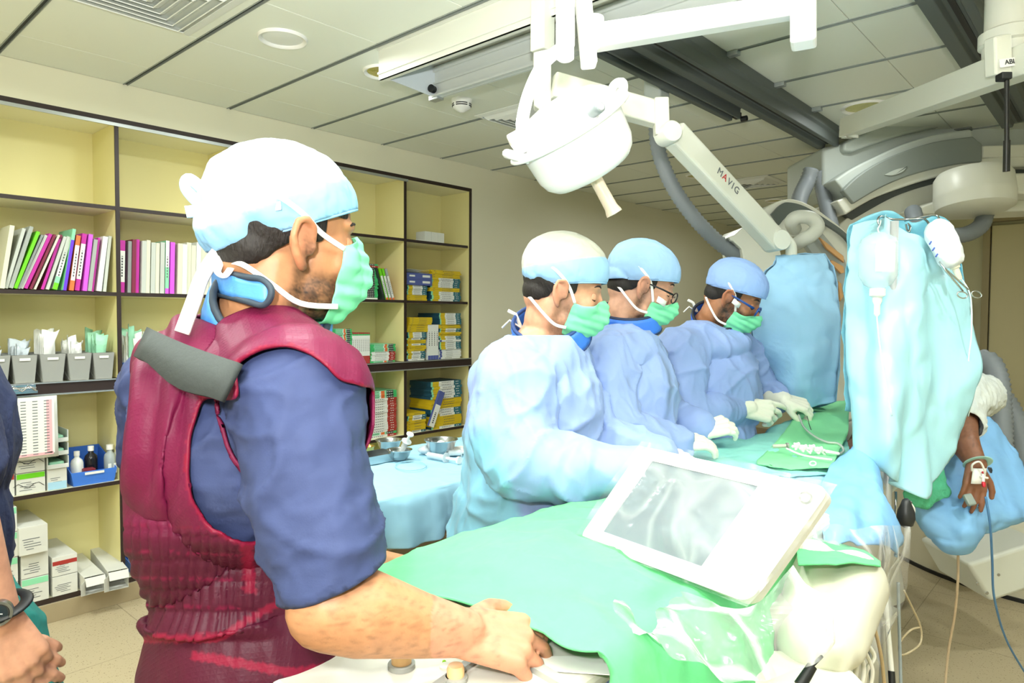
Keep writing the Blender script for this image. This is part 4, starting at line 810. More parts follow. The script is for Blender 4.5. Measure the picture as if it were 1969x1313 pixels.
def cap(H, parent, col1, col2, tilt=.075, front=.046, bag=.06, band=.045, rear=(-.07, 0, .0), rr=(.055, .07, .055), top=.002, cr=(.112, .092, .088), amp=.0035):
    mb = MB(); H.e(mb, (-.014, 0, .048+top), cr, 32, 20); H.e(mb, rear, rr)
    zp = lambda x: front+(x-.09)*(tilt/.19)
    c1, c2 = hx(col1), hx(col2)
    def keep(p, n): x, y, z = H.l(p); return z > zp(x)
    def col(p, n):
        x, y, z = H.l(p); return mix(c2, c1, sm(band-.002, band+.002, z-zp(x)-.012*x/.1))
    def disp(p, n):
        x, y, z = H.l(p); d = z-zp(x)-.012*x/.1
        q = Vector((x*3, y*6, z*3))*9
        return crease(q)*amp*(1 if x < .02 else .6)-.0012*math.exp(-((d-band)/.003)**2)
    o = organic('cap', mb, M('cap_cloth', 'ffffff', .75, attr=True, bump=.25, bs=180, dist=.001), parent, .0035, 5, disp, keep, col, solid=.0015)
    MB().tube([H.w(*v) for v in capring(H, zp, cr, top)], .0022, 8, closed=True).build('cap_hem', M('cap_hem_'+col2, col2, .7), o, 180)
    return o
def capring(H, zp, cr, top):
    out = []
    for k in range(40):
        a = 2*math.pi*k/40; r = 1.
        for it in range(12):
            x = -.014+cr[0]*math.cos(a)*r; z = zp(x); h = (z-.048-top)/cr[2]; r = math.sqrt(max(.05, 1-h*h))
        out.append((x, cr[1]*math.sin(a)*r, z+.001))
    return out
m_mask = M('mask_green', '7fe0ae', .7, bump=.15, bs=150, dist=.001); m_tape = M('white_tape', 'f0f0ea', .7)
def mask(H, parent, low=-.118, topz=-.012, flare=0., side=.03):
    mb = MB()
    for c, r in (((.03, 0, -.02), (.066, .063, .078)), ((.028, 0, -.07), (.064, .058, .05)), ((.062, 0, -.085), (.034, .036, .03)), ((.07, 0, -.03), (.046, .034, .04)), ((.085, 0, -.05), (.036, .032, .045)), ((.055, .03, -.03), (.036, .034, .034)), ((.055, -.03, -.03), (.036, .034, .034)), ((.06, 0, -.05), (.05, .05, .06))): H.e(mb, c, r)
    mb.chain([H.w(.083, 0, topz+.004), H.w(.106, 0, -.022), H.w(.108, 0, -.045)], [.012, .014, .02])
    top = lambda y: topz-.25*abs(y)-3*y*y
    def keep(p, n):
        x, y, z = H.l(p); return z < top(y) and z > low+.25*abs(y) and x > side+.1*(z+.06)
    def disp(p, n):
        x, y, z = H.l(p); return .003+.0016*math.sin((z-topz)*330)*sm(.07, .04, abs(y))+crease(p*28)*.0012
    o = organic('mask', mb, m_mask, parent, .0028, 8, disp, keep, solid=.0015)
    s = MB(); zt, zl = top(.062)-.004, low+.03
    for sd in (1, -1):
        s.tube(crv([H.w(side+.008, sd*.065, zt), H.w(side*.3+.004, sd*.078, .002), H.w(-.012, sd*.09, .022), H.w(-.05, sd*.086, .042), H.w(-.09, sd*.052, .052)], 5), .004, 8, flat=.25, up=H.L)
        s.tube(crv([H.w(side+.004, sd*.062, zl), H.w(.0, sd*.066, zl+.0), H.w(-.04, sd*.066, zl+.022), H.w(-.075, sd*.05, zl+.045), H.w(-.09, 0, zl+.05)], 5), .004, 8, flat=.25, up=H.L)
    s.build('mask_strap', m_tape, parent, 180)
    return o
def collar(H, parent, neck, r=.075, h=.045, c='3f7fe0', edge='26303c', fr=.42):
    """thyroid collar: thick ring round the neck, with piping"""
    top = H.w(-.03, 0, -.1); ax = (top-neck).normalized(); c0 = top.lerp(neck, fr)+H.F*.014; x = (H.F-ax*H.F.dot(ax)).normalized(); y = ax.cross(x)
    def ring(rr, z): return [c0+ax*(z+.018*math.cos(a)*-1)+x*math.cos(a)*rr*1.12+y*math.sin(a)*rr for a in [2*math.pi*k/32 for k in range(32)]]
    G = [ring(r*1.0, h/2), ring(r*1.06, h/4), ring(r*1.1, -h/4), ring(r*1.12, -h/2)]
    o = MB().grid(G, wrapu=True).build('thyroid_collar', M('collar_'+c, c, .45, bump=.2, bs=40), parent, 180, solid=.009)
    MB().tube(G[0], .0055, 8, closed=True).build('collar_piping', M('piping_'+edge, edge, .6), o, 180); MB().tube(G[-1], .0055, 8, closed=True).build('collar_piping', M('piping_'+edge, edge, .6), o, 180)
    return o
def glasses(H, parent, col, thick=.002):
    g = MB(); m = M('frame_'+col, col, .3)
    for sd in (1, -1):
        pts = [H.w(.1+.004*math.cos(a)-.25*abs(.034+.025*math.cos(a))**1.35*.6, sd*(.034+.025*math.cos(a)), -.008+.016*math.sin(a)) for a in [2*math.pi*k/20 for k in range(20)]]
        g.tube(pts, thick, 8, closed=True); g.tube([H.w(.085, sd*.06, -.002), H.w(.05, sd*.079, .0), H.w(.0, sd*.084, .002)], [thick*1.6, thick*1.3, thick], 8)
    g.tube([H.w(.1, .01, -.004), H.w(.104, 0, -.001), H.w(.1, -.01, -.004)], thick, 8)
    o = g.build('glasses', m, parent, 180)
    for sd in (1, -1):
        pts = [H.w(.1+.004*math.cos(a)-.25*abs(.034+.025*math.cos(a))**1.35*.6, sd*(.034+.024*math.cos(a)), -.008+.015*math.sin(a)) for a in [2*math.pi*k/20 for k in range(20)]]
        MB().add(pts, [tuple(range(20))]).build('lens', M('lens_glass', 'e8f0f0', .05, alpha=.25), o, 0)
def hand(mb, w, d, n, side=1, curl=(.5, .5, .5, .5), s=1., spread=.06, thumb=(.6, .7, -.3), tc=.35, wr=.027):
    """palm, four jointed fingers and a thumb; d = direction of the fingers, n = back of the hand, thumb on side*(d x n)"""
    d = Vector(d).normalized(); n = Vector(n); n = (n-d*n.dot(d)).normalized(); x = d.cross(n)*side
    q = lambda a, b, c: w+(d*a+x*b+n*c)*s
    for b, a in ((.03, .088), (.011, .093), (-.009, .089), (-.028, .08)):
        mb.cap(q(.006, b*.55, 0), .017*s, q(a-.006, b, 0), .0125*s)
    mb.cap(q(.012, .016, -.005), .016*s, q(.045, .03, -.008), .014*s)
    tips = []
    for (b, a, L), cu, k in zip(((.031, .088, .072), (.0105, .093, .08), (-.0105, .089, .074), (-.0295, .08, .058)), curl, (1, .3, -.4, -1)):
        p = q(a-.01, b, .001); ang = cu*.9; dd = d*math.cos(0)+x*spread*k; pts = [p]
        for fr, m in ((.46, 1.), (.3, 1.2), (.24, .9)):
            v = (dd.normalized()*math.cos(ang)-n*math.sin(ang)); p = p+v*L*fr*s; pts.append(p); ang += cu*m
        mb.chain(pts, [.0098*s, .009*s, .0082*s, .007*s]); tips.append(pts[-1])
    p = q(.022, .03, -.006); t = (d*thumb[0]+x*thumb[1]+n*thumb[2]).normalized(); p1 = p+t*.036*s; t2 = (t+d*tc-x*tc*.8-n*tc*.3).normalized(); p2 = p1+t2*.028*s; t3 = (t2+d*tc-x*tc-n*tc*.4).normalized(); p3 = p2+t3*.022*s
    mb.chain([p, p1, p2, p3], [.0145*s, .0115*s, .0105*s, .0085*s]); return tips
def K(*a): return P(*a[:3])
def limb(mb, *pts): mb.chain([P(*p[:3]) for p in pts], [p[3] for p in pts], 20)
def E3(mb, px, py, D, rx, rd, rz, roll=0.):
    """ellipsoid with half sizes along picture-right, depth and height"""
    R = CR @ Matrix.Rotation(roll, 3, 'Y') if roll else CR
    mb.ell(P(px, py, D), (rx, rd, rz), R, 28, 18)
def floor_pt(px, py, D, z=0.): p = P(px, py, D); p.z = z; return p
def legs(mb, hip, sep=.1, dirv=None, r=.075):
    f = dirv or R0; l = Z0.cross(f); sep = min(sep, .08)
    for sd in (1, -1):
        a = hip+l*sep*sd; k = Vector((a.x, a.y, .48))+f*.02; an = Vector((a.x, a.y, .09)); mb.chain([a, k, an], [r-.005, r-.022, .042]); mb.chain([an+Vector((0, 0, -.035)), an+f*.15+Vector((0, 0, -.055))], [.045, .034])
m_gown = M('gown_blue', 'ffffff', .75, attr=True, bump=.2, bs=90, dist=.002, sheen=.1, ridge=.8, rs=6, rd=.05)
def cloth(c1, c2=None, f=None):
    a = hx(c1); b = hx(c2) if c2 else a
    return lambda p, n: mix(a, b, f(p, n)) if f else a
def folds(amp, fr=6., st=(1, 1, .45), seed=0., fine=.35):
    def d(p, n):
        q = Vector((p.x*st[0], p.y*st[1], p.z*st[2]))*fr+Vector((seed, 2*seed, 0)); return (crease(q)*.9+fine*crease(q*2.7))*amp + wrinkle(p, fr*1.5, st, seed)*amp*1.0
    return d
# ---------------------------------------------------------- man in the maroon lead vest (foreground)
def man_front():
    T = thing('person', 'person in navy shirt, maroon lead vest and blue cap, standing in front at left', 'person', floor_pt(500, 900, 1.02))
    H = Head(556, 458, 1.0, 36, 4, sc=1.02); nk = P(500, 625, 1.02)
    b = MB(); head_prims(b, H, nk, .062)
    E3(b, 450, 850, 1.03, .085, .14, .16); E3(b, 480, 1100, 1.02, .09, .12, .25); limb(b, (500, 640, 1.0, .05), (480, 760, 1.0, .06), (572, 780, .87, .05))
    limb(b, (575, 768, .87, .05), (608, 1000, .815, .045), (632, 1168, .785, .047)); limb(b, (632, 1168, .785, .048), (700, 1178, .80, .05), (800, 1200, .83, .039), (890, 1216, .86, .0295))
    limb(b, (480, 760, 1.05, .05), (345, 780, 1.2, .045), (400, 1000, 1.28, .045), (700, 1085, 1.22, .03))
    w = P(885, 1216, .862); hand(b, w, R0*.9-Z0*.26+A0*.2, Z0*.8-A0*.5+R0*.25, -1, (.42, .5, .62, .75), 1.02, .1)
    w2 = P(712, 1086, 1.2); hand(b, w2, R0*.85-Z0*.35+A0*.1, Z0*.6-A0*.75, 1, (.5, .55, .6, .6), .95, .05, tc=.2)
    legs(b, P(480, 1330, 1.02), .1, R0)
    sk = skin_col(H, 'b5805a', 1.0, '241a14', -.052)
    wr = w
    def col(p, n):
        c = sk(p, n)
        if (p-wr).length < .12 and (p-wr).dot(R0) > -.03: c = mix(c, hx('cc8c74'), .6)
        u = (p-P(632, 1168, .785)); 
        if p.z < 1.24 and u.dot(R0) > -.06 and (p-wr).dot(R0) < .05 and (p-CAM).dot(FW) < 1.0:
            h = noise.noise(Vector((p.dot(R0)*70, p.z*260, p.y*90))); c = mix(c, hx('4a3020'), max(0, h)*.55)
        return c
    bo = organic('body', b, m_skin, T, .003, 5, color=col)
    eyes(H, T, 'b27c58'); hair(H, T, '191311')
    cap(H, T, 'b4cad8', '88bce4', tilt=.085, front=.052, band=.05, rear=(-.078, 0, .004), rr=(.046, .06, .044), top=-.002, cr=(.107, .089, .086), amp=.0045)
    mask(H, T, topz=.018, side=.05, low=-.124)
    # cap bow
    s = MB()
    s.tube(pc([(425, 405, .965), (400, 375, .95), (365, 345, .94), (358, 362, .94), (385, 392, .95), (427, 407, .965)], 6), .0085, 8, flat=.18, up=A0).tube(pc([(425, 405, .965), (395, 404, .95), (357, 408, .94)], 5), .0085, 8, flat=.18, up=A0)
    s.tube(pc([(425, 405, .965), (450, 402, .94), (480, 408, .92), (540, 395, .9)], 5), .006, 8, flat=.2, up=A0).ell(P(426, 406, .955), (.008, .008, .008))
    s.build('cap_tie', M('tie_blue', 'bfe2f8', .7), T, 180)
    s = MB(); s.tube(pc([(455, 470, .95), (425, 480, .93), (390, 530, .91), (372, 580, .89), (350, 640, .875)], 7), .0095, 8, flat=.2, up=A0).tube(pc([(440, 478, .94), (447, 505, .93), (432, 530, .92), (418, 520, .92), (430, 492, .93)], 6), .0065, 8, flat=.2, up=A0)
    s.build('mask_tie', m_tape, T, 180)
    # shirt
    t = MB(); E3(t, 444, 825, 1.03, .106, .19, .165); E3(t, 515, 850, 1.0, .12, .18, .165); E3(t, 452, 950, 1.03, .114, .165, .18); E3(t, 502, 1110, 1.03, .122, .15, .17); E3(t, 512, 1290, 1.02, .15, .17, .2)
    limb(t, (495, 655, 1.0, .058), (530, 715, .94, .07), (572, 770, .87, .077)); limb(t, (490, 655, 1.02, .06), (352, 745, 1.2, .074)); E3(t, 440, 700, 1.02, .1, .12, .065)
    tor = MB(); tor.v = list(t.v); tor.f = list(t.f); tor.mi = list(t.mi)
    limb(tor, (572, 768, .87, .081), (577, 800, .86, .077))
    limb(t, (570, 768, .87, .079), (580, 850, .85, .076), (606, 985, .82, .068), (650, 1135, .8, .06)); limb(t, (335, 745, 1.2, .085), (322, 860, 1.25, .075), (390, 1000, 1.27, .06))
    se = P(648, 1120, .8); sdir = (R0*.36-Z0*.93).normalized()
    def keep(p, n):
        return not ((p-se).dot(sdir) > 0 and (p-P(640, 1120, .8)).length < .16) and p.z > .88
    def disp(p, n):
        x, y = pix(p); q = Vector((x*.006, y*.0105+x*.004, p.z*2)); d = crease(q*1.3)*.005+crease(q*3.1)*.0015+wrinkle(p, 9, (1, 1, 1.3), 2.)*.006
        if x > 455: d += .004*math.exp(-((y-(690+(x-470)*.0)-.9*abs(x-600)*.5)/7)**2)
        return d
    so = organic('shirt', t, M('navy_shirt', '333f69', .8, bump=.25, bs=500, dist=.0006, var=.06, vs=30, ridge=.6, rs=6, rd=.035), T, .005, 6, disp, keep, solid=.003)
    # vest
    arm = [(462, 778), (455, 700), (505, 672), (560, 668), (610, 690), (650, 735), (760, 760), (760, 1250), (640, 1170), (560, 1140), (585, 1032), (545, 1032), (470, 1042), (405, 1012), (372, 960), (362, 900), (370, 830), (392, 765)]
    def edged(x, y):
        best = 99
        for i in range(len(arm)-1):
            if i in (6, 7, 8): continue
            a, c = Vector(arm[i]), Vector(arm[i+1]); ab = c-a; q = Vector((x, y)); u = max(0, min(1, (q-a).dot(ab)/ab.length_squared)); best = min(best, (q-a-ab*u).length)
        return best
    def front(p, n): return (p-CAM).dot(n) < 0
    def vkeep(p, n):
        x, y = pix(p)
        if y > 1228+.02*x and x > 300 and y < 1240 and False: return False
        if (p-nk).length < .092 or p.z > nk.z+.032: return False
        if front(p, n) and inpoly(x, y, arm): return False
        return p.z > .76
    def vdisp(p, n):
        x, y = pix(p); d = .014+crease(Vector((x*.012, y*.0035, p.z)))*.006
        g = sm(985, 1010, y)*sm(1235, 1215, y)*sm(500, 440, x-(y-1000)*.2)
        d += g*(.0022*math.sin(x*.42+3*noise.noise(Vector((x*.02, y*.01, 0))))+.0025*min(1, abs(math.sin((y-1010)*math.pi/52))*2.5))
        d += .012*g*sm(1170, 1210, y)
        v = sm(560, 640, y)*sm(1000, 900, y)*sm(400, 330, x); d += v*.006*math.sin(x*.11+y*.01)
        return d
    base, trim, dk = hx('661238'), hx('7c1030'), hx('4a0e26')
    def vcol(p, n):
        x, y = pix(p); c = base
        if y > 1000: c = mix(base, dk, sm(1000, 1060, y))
        for yy in (1012, 1062, 1112, 1166):
            if x < 470 and abs(y-yy-(x-380)*.03) < 1.6: c = mix(base, trim, .35)
        if edged(x, y) < 6.5 and front(p, n): c = trim
        if 463 < x-(y-1040)*.06 < 486 and 1040 < y < 1140: c = trim
        a = abs(y-(1228-abs(x-400)*.0-max(0, x-420)*.62)) if x < 620 else 99
        if a < 8 and y < 1240: c = trim
        b_ = 1228+max(0, x-360)*.17-max(0, x-560)*.28
        if y > 1200 and abs(y-b_-30) < 9 and x > 370: c = trim
        return c
    vm = M('vest_fabric', 'ffffff', .5, attr=True, spec=.25, sheen=.0)
    nt = vm.node_tree; bs = nt.nodes['Principled BSDF']; tc = nt.nodes.new('ShaderNodeTexCoord'); ck = nt.nodes.new('ShaderNodeTexVoronoi'); ck.inputs['Scale'].default_value = 170; ck.distance = 'CHEBYCHEV'; ck.inputs['Randomness'].default_value = 0
    mp = nt.nodes.new('ShaderNodeMapping'); mp.inputs['Rotation'].default_value = (.5, .6, .3); nt.links.new(tc.outputs['Object'], mp.inputs[0]); nt.links.new(mp.outputs[0], ck.inputs['Vector']); bp = nt.nodes.new('ShaderNodeBump'); bp.inputs['Strength'].default_value = .45; bp.inputs['Distance'].default_value = .001; nt.links.new(ck.outputs['Distance'], bp.inputs['Height']); nt.links.new(bp.outputs[0], bs.inputs['Normal'])
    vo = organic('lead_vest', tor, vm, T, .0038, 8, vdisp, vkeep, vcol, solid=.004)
    # shoulder strip
    q = [P(262, 688, .85), P(288, 632, .88), P(463, 699, .765), P(427, 779, .755)]
    G = [[q[0].lerp(q[3], i/8)-FW*.014*math.sin(math.pi*i/8)+UP*.004*math.sin(i) for i in range(9)], [q[1].lerp(q[2], i/8)-FW*.014*math.sin(math.pi*i/8) for i in range(9)]]
    MB().grid(G).build('fastening_strip', M('charcoal_velcro', '353b3a', .8, bump=.4, bs=120, dist=.002), T, 180, solid=.009)
    # collar, with rounded flap
    co = collar(H, T, nk, .072, .05, '4f95e4', '2c3a48', .5)
    G = [[P(x, y+dy, d) for x, y, d in ((412, 540, .97), (440, 548, .935), (470, 556, .915), (500, 562, .905), (517, 563, .9))] for dy in (-20, -10, 0, 10, 20)]
    o = MB().grid(G).build('collar_flap', M('collar_4f95e4', ''), co, 180, solid=.008)
    MB().tube(pc([(412, 518, .968), (470, 532, .912), (505, 538, .9), (522, 560, .895), (508, 586, .9), (470, 578, .912), (410, 562, .968)], 6), .0045, 8).build('flap_piping', M('piping_2c3a48', ''), o, 180)
    # trousers
    tr = MB(); E3(tr, 512, 1300, 1.02, .158, .18, .16); h = P(480, 1330, 1.02); legs(tr, h, .1, R0, .09)
    organic('trousers', tr, M('maroon_trousers', '4a1528', .7, bump=.3, bs=60), T, .008, 5, folds(.006, 7), lambda p, n: p.z < .86 and p.z > .1, solid=.003)
man_front()
# ---------------------------------------------------------- second man behind him
def man_behind():
    T = thing('person', 'person in maroon lead vest and green mask almost hidden behind the man in navy', 'person', floor_pt(560, 900, 1.62))
    H = Head(577, 522, 1.62, 10, 6); nk = P(545, 660, 1.62); b = MB(); head_prims(b, H, nk); E3(b, 540, 850, 1.62, .1, .14, .25); E3(b, 550, 1050, 1.62, .11, .12, .2); legs(b, P(560, 1180, 1.62), .09, R0)
    limb(b, (590, 760, 1.54, .05), (600, 900, 1.55, .045), (560, 1000, 1.56, .04)); limb(b, (520, 760, 1.76, .05), (520, 900, 1.78, .045), (560, 1000, 1.6, .04))
    organic('body', b, m_skin, T, .006, 4, color=skin_col(H, 'b98260', .8)); eyes(H, T); hair(H, T); cap(H, T, 'dfeefa', 'b7dcf6'); mask(H, T, low=-.124); collar(H, T, nk, .07, .045, '2c3c78', '1c2438')
    t = MB(); E3(t, 560, 820, 1.62, .13, .19, .19); E3(t, 575, 990, 1.62, .145, .17, .2); E3(t, 580, 1100, 1.62, .14, .17, .2); limb(t, (560, 700, 1.62, .06), (600, 745, 1.54, .07)); limb(t, (540, 700, 1.62, .06), (520, 745, 1.62, .07))
    organic('lead_vest', t, M('maroon_vest_plain', '6c1f3e', .5, bump=.3, bs=80), T, .008, 5, folds(.004, 6), lambda p, n: p.z < nk.z+.0, solid=.004)
    s = MB().chain([P(600, 750, 1.54), P(610, 850, 1.55)], [.078, .07]).chain([P(520, 750, 1.74), P(520, 850, 1.76)], [.078, .07]); organic('sleeve', s, M('navy_shirt', ''), T, .007, 4)
man_behind()
# ---------------------------------------------------------- the three gowned operators
BLUE, LILAC, CYAN = '8fa7da', 'a9bcea', '86c6e0'
def gowned(label, H, nk, D, tone, beard, build_body, build_gown, gloves, capc, capk, colr, face=None, seed=0., back=None, hipz=None, maskk={}, hairc='1a1412', eyek=True):
    T = thing('person', label, 'person', Vector((nk.x, nk.y, 0)))
    b = MB(); head_prims(b, H, nk); build_body(b); organic('body', b, m_skin, T, .0045, 5, color=skin_col(H, tone, beard, hairc if beard < 2 else '7a7370', **(face or {})))
    if eyek: eyes(H, T, tone)
    hair(H, T, hairc); cap(H, T, *capc, **capk); mask(H, T, **maskk); collar(H, T, nk, *colr)
    g = MB(); build_gown(g); fd = folds(.0105, 5.5, (1, 1, .55), seed, .3)
    def keep(p, n): return (p-nk).length > .083 and p.z < nk.z+.005 and p.z > .22
    organic('gown', g, m_gown, T, .006, 6, fd, keep, cloth(BLUE, CYAN, back), solid=.003)
    if gloves:
        for gl in gloves:
            m = MB(); gl(m); organic('glove', m, M('latex_glove', 'f4f1de', .45, bump=.15, bs=60), T, .0026, 4, disp=lambda p, n: crease(p*45)*.0009)
    # neck tie of the gown
    c0 = nk-H.F*.07; MB().tube([c0, c0-R0*.03+Z0*.02, c0-R0*.05-Z0*.0], .006, 8, flat=.4).tube([c0, c0-R0*.015+Z0*.035, c0-R0*.035+Z0*.045], .006, 8, flat=.4).build('gown_tie', m_tape, T, 180)
    return T
# nearest operator
H1 = Head(1086, 556, 1.75, -4, 16); n1 = P(1052, 645, 1.78)
def b1(b):
    E3(b, 1030, 800, 1.78, .1, .15, .25); E3(b, 1015, 1000, 1.78, .1, .12, .25); legs(b, P(1010, 1080, 1.8), .1, R0)
    limb(b, (985, 730, 1.62, .05), (1005, 895, 1.52, .045), (1215, 905, 1.46, .03)); limb(b, (1085, 730, 1.9, .05), (1150, 860, 1.82, .04), (1262, 880, 1.74, .03))
def g1(g):
    E3(g, 1030, 800, 1.78, .165, .2, .22); E3(g, 1012, 715, 1.78, .125, .21, .085, -.15); E3(g, 1020, 930, 1.78, .17, .19, .22); E3(g, 1050, 700, 1.78, .1, .16, .09); E3(g, 950, 860, 1.8, .07, .16, .22)
    limb(g, (1052, 662, 1.78, .075), (985, 735, 1.63, .09)); limb(g, (1052, 662, 1.78, .075), (1085, 730, 1.93, .09))
    limb(g, (985, 740, 1.62, .098), (985, 820, 1.58, .092), (1005, 885, 1.53, .082), (1090, 905, 1.5, .07), (1215, 902, 1.46, .048))
    limb(g, (1085, 740, 1.9, .085), (1150, 850, 1.82, .07), (1265, 875, 1.74, .048)); h = P(1010, 1000, 1.79); g.chain([h, Vector((h.x, h.y, .25))], [.19, .21], 24, .85, FW)
def gl1(m): hand(m, P(1222, 903, 1.46), R0*.9-Z0*.2+A0*.3, Z0+A0*-.3, -1, (.3, .35, .4, .4)); limb(m, (1195, 903, 1.465, .036), (1225, 903, 1.46, .029))
def gl1b(m): hand(m, P(1268, 876, 1.735), R0*.9-Z0*.15+A0*.3, Z0+A0*-.3, 1, (.3, .35, .4, .4)); limb(m, (1245, 876, 1.745, .036), (1270, 876, 1.735, .029))
T1 = gowned('person in blue gown with white-topped cap, nearest of the three at the table', H1, n1, 1.75, 'd09a7c', .55, b1, g1, (gl1, gl1b), ('c2c3b8', '98c4ea'), dict(tilt=.06, front=.04, band=.06, rear=(-.06, 0, .03), rr=(.06, .07, .05), top=.006), (.076, .055, '3a7ae0', '24427c'), seed=1., back=lambda p, n: sm(965, 940, pix(p)[0]-(pix(p)[1]-850)*.35)*sm(800, 860, pix(p)[1]), maskk=dict(low=-.122, topz=.002, side=.026))
# middle operator
H2 = Head(1236, 548, 2.1, -2, 20); n2 = P(1200, 625, 2.12)
def b2(b):
    E3(b, 1200, 780, 2.12, .1, .15, .25); E3(b, 1200, 960, 2.12, .1, .12, .25); legs(b, P(1195, 1040, 2.12), .1, R0)
    limb(b, (1160, 690, 1.97, .05), (1170, 830, 1.9, .04), (1290, 850, 1.95, .03)); limb(b, (1230, 690, 2.28, .05), (1270, 810, 2.3, .04), (1345, 828, 2.16, .03))
def g2(g):
    E3(g, 1205, 770, 2.12, .145, .2, .22); E3(g, 1190, 675, 2.12, .11, .19, .085, -.1); E3(g, 1210, 880, 2.12, .145, .19, .22); limb(g, (1200, 650, 2.12, .07), (1160, 700, 1.98, .085)); limb(g, (1200, 650, 2.12, .07), (1235, 695, 2.27, .08))
    limb(g, (1160, 705, 1.97, .092), (1165, 780, 1.93, .085), (1185, 835, 1.9, .075), (1295, 850, 1.93, .05)); limb(g, (1235, 700, 2.27, .085), (1275, 800, 2.28, .07), (1340, 826, 2.17, .045)); h = P(1200, 950, 2.12); g.chain([h, Vector((h.x, h.y, .25))], [.175, .2], 24, .85, FW)
def gl2(m): hand(m, P(1348, 830, 2.155), R0*.85+Z0*.22+A0*.1, Z0*.8-A0*.45+R0*.2, -1, (.75, .7, .62, .55), 1.0, .05, thumb=(.8, .3, -.6)); limb(m, (1330, 828, 2.165, .034), (1352, 829, 2.155, .029))
def gl2b(m): hand(m, P(1300, 852, 1.93), R0*.9+A0*.3, Z0+A0*-.3, -1, (.3, .35, .4, .4)); limb(m, (1280, 851, 1.935, .036), (1302, 852, 1.93, .029))
T2 = gowned('person in blue gown and dark glasses, middle of the three at the table', H2, n2, 2.1, 'cb9a80', 1.0, b2, g2, (gl2, gl2b), ('a4c6ea', '9ac0ea'), dict(tilt=.06, front=.04, band=.2, rear=(-.065, 0, .0), rr=(.055, .068, .045), top=.0), (.076, .055, '3a7ae0', '1c2c4c'), seed=4., face=dict(lo=-.085), maskk=dict(low=-.108, topz=-.012))
glasses(H2, T2, '14181c')
# far operator
H3 = Head(1412, 570, 2.5, -24, 30); n3 = P(1372, 618, 2.55)
def b3(b):
    E3(b, 1365, 760, 2.58, .1, .15, .25); E3(b, 1365, 930, 2.58, .1, .12, .25); legs(b, P(1365, 1000, 2.58), .1, R0)
    limb(b, (1310, 675, 2.42, .05), (1320, 800, 2.36, .04), (1425, 786, 2.42, .03)); limb(b, (1420, 670, 2.72, .05), (1460, 755, 2.72, .04), (1500, 772, 2.62, .028))
def g3(g):
    E3(g, 1365, 750, 2.58, .175, .2, .22); E3(g, 1355, 665, 2.58, .15, .19, .075, -.05); E3(g, 1365, 860, 2.58, .16, .19, .22); limb(g, (1372, 640, 2.57, .07), (1310, 680, 2.43, .085)); limb(g, (1372, 640, 2.57, .07), (1425, 685, 2.71, .075))
    limb(g, (1305, 690, 2.42, .095), (1300, 760, 2.38, .09), (1325, 805, 2.36, .08), (1405, 787, 2.41, .05)); limb(g, (1428, 690, 2.71, .078), (1462, 752, 2.71, .06), (1490, 765, 2.65, .042)); h = P(1365, 920, 2.58); g.chain([h, Vector((h.x, h.y, .25))], [.175, .2], 24, .85, FW)
def gl3(m): hand(m, P(1432, 785, 2.42), R0*.95-Z0*.12-A0*.05, Z0*.5-A0*.85, -1, (.25, .55, .8, .85), 1.08, .04, thumb=(.9, .2, -.5)); limb(m, (1408, 787, 2.41, .04), (1420, 785, 2.415, .036), (1440, 785, 2.42, .031))
def gl3b(m): hand(m, P(1505, 768, 2.6), R0*.75-Z0*.2-A0*.3, Z0*.6-A0*.5+R0*.35, 1, (.7, .85, .75, .7), 1.0, .12, thumb=(.7, .3, -.6)); limb(m, (1482, 765, 2.65, .038), (1508, 768, 2.6, .029))
T3 = gowned('person in blue gown and blue safety glasses handling tubing, farthest of the three', H3, n3, 2.5, 'aa7452', 1.0, b3, g3, (gl3, gl3b), ('a4bae6', '94b4ea'), dict(tilt=.05, front=.042, band=.2, rear=(-.07, 0, .02), rr=(.05, .06, .045), top=-.002), (.072, .05, '2f6ae0', '1c2434'), seed=8., face=dict(lo=-.03), maskk=dict(low=-.128, topz=-.012))
glasses(H3, T3, '1f4f9c', .003)
for H, T, y in ((H2, T2, 1), (H3, T3, 1)):
    c = (.045, -.066, -.03) if H is H2 else (.012, -.083, -.012)
    G = [[H.w(c[0]+u*.03, c[1]-.0035+.014*(u-.5)*(1 if u > .5 else .2), c[2]+v*.018-u*.006) for u in (0, .5, 1)] for v in (-.5, .5)]; MB().grid(G).build('face_tape', m_tape, T, 180, solid=.001)
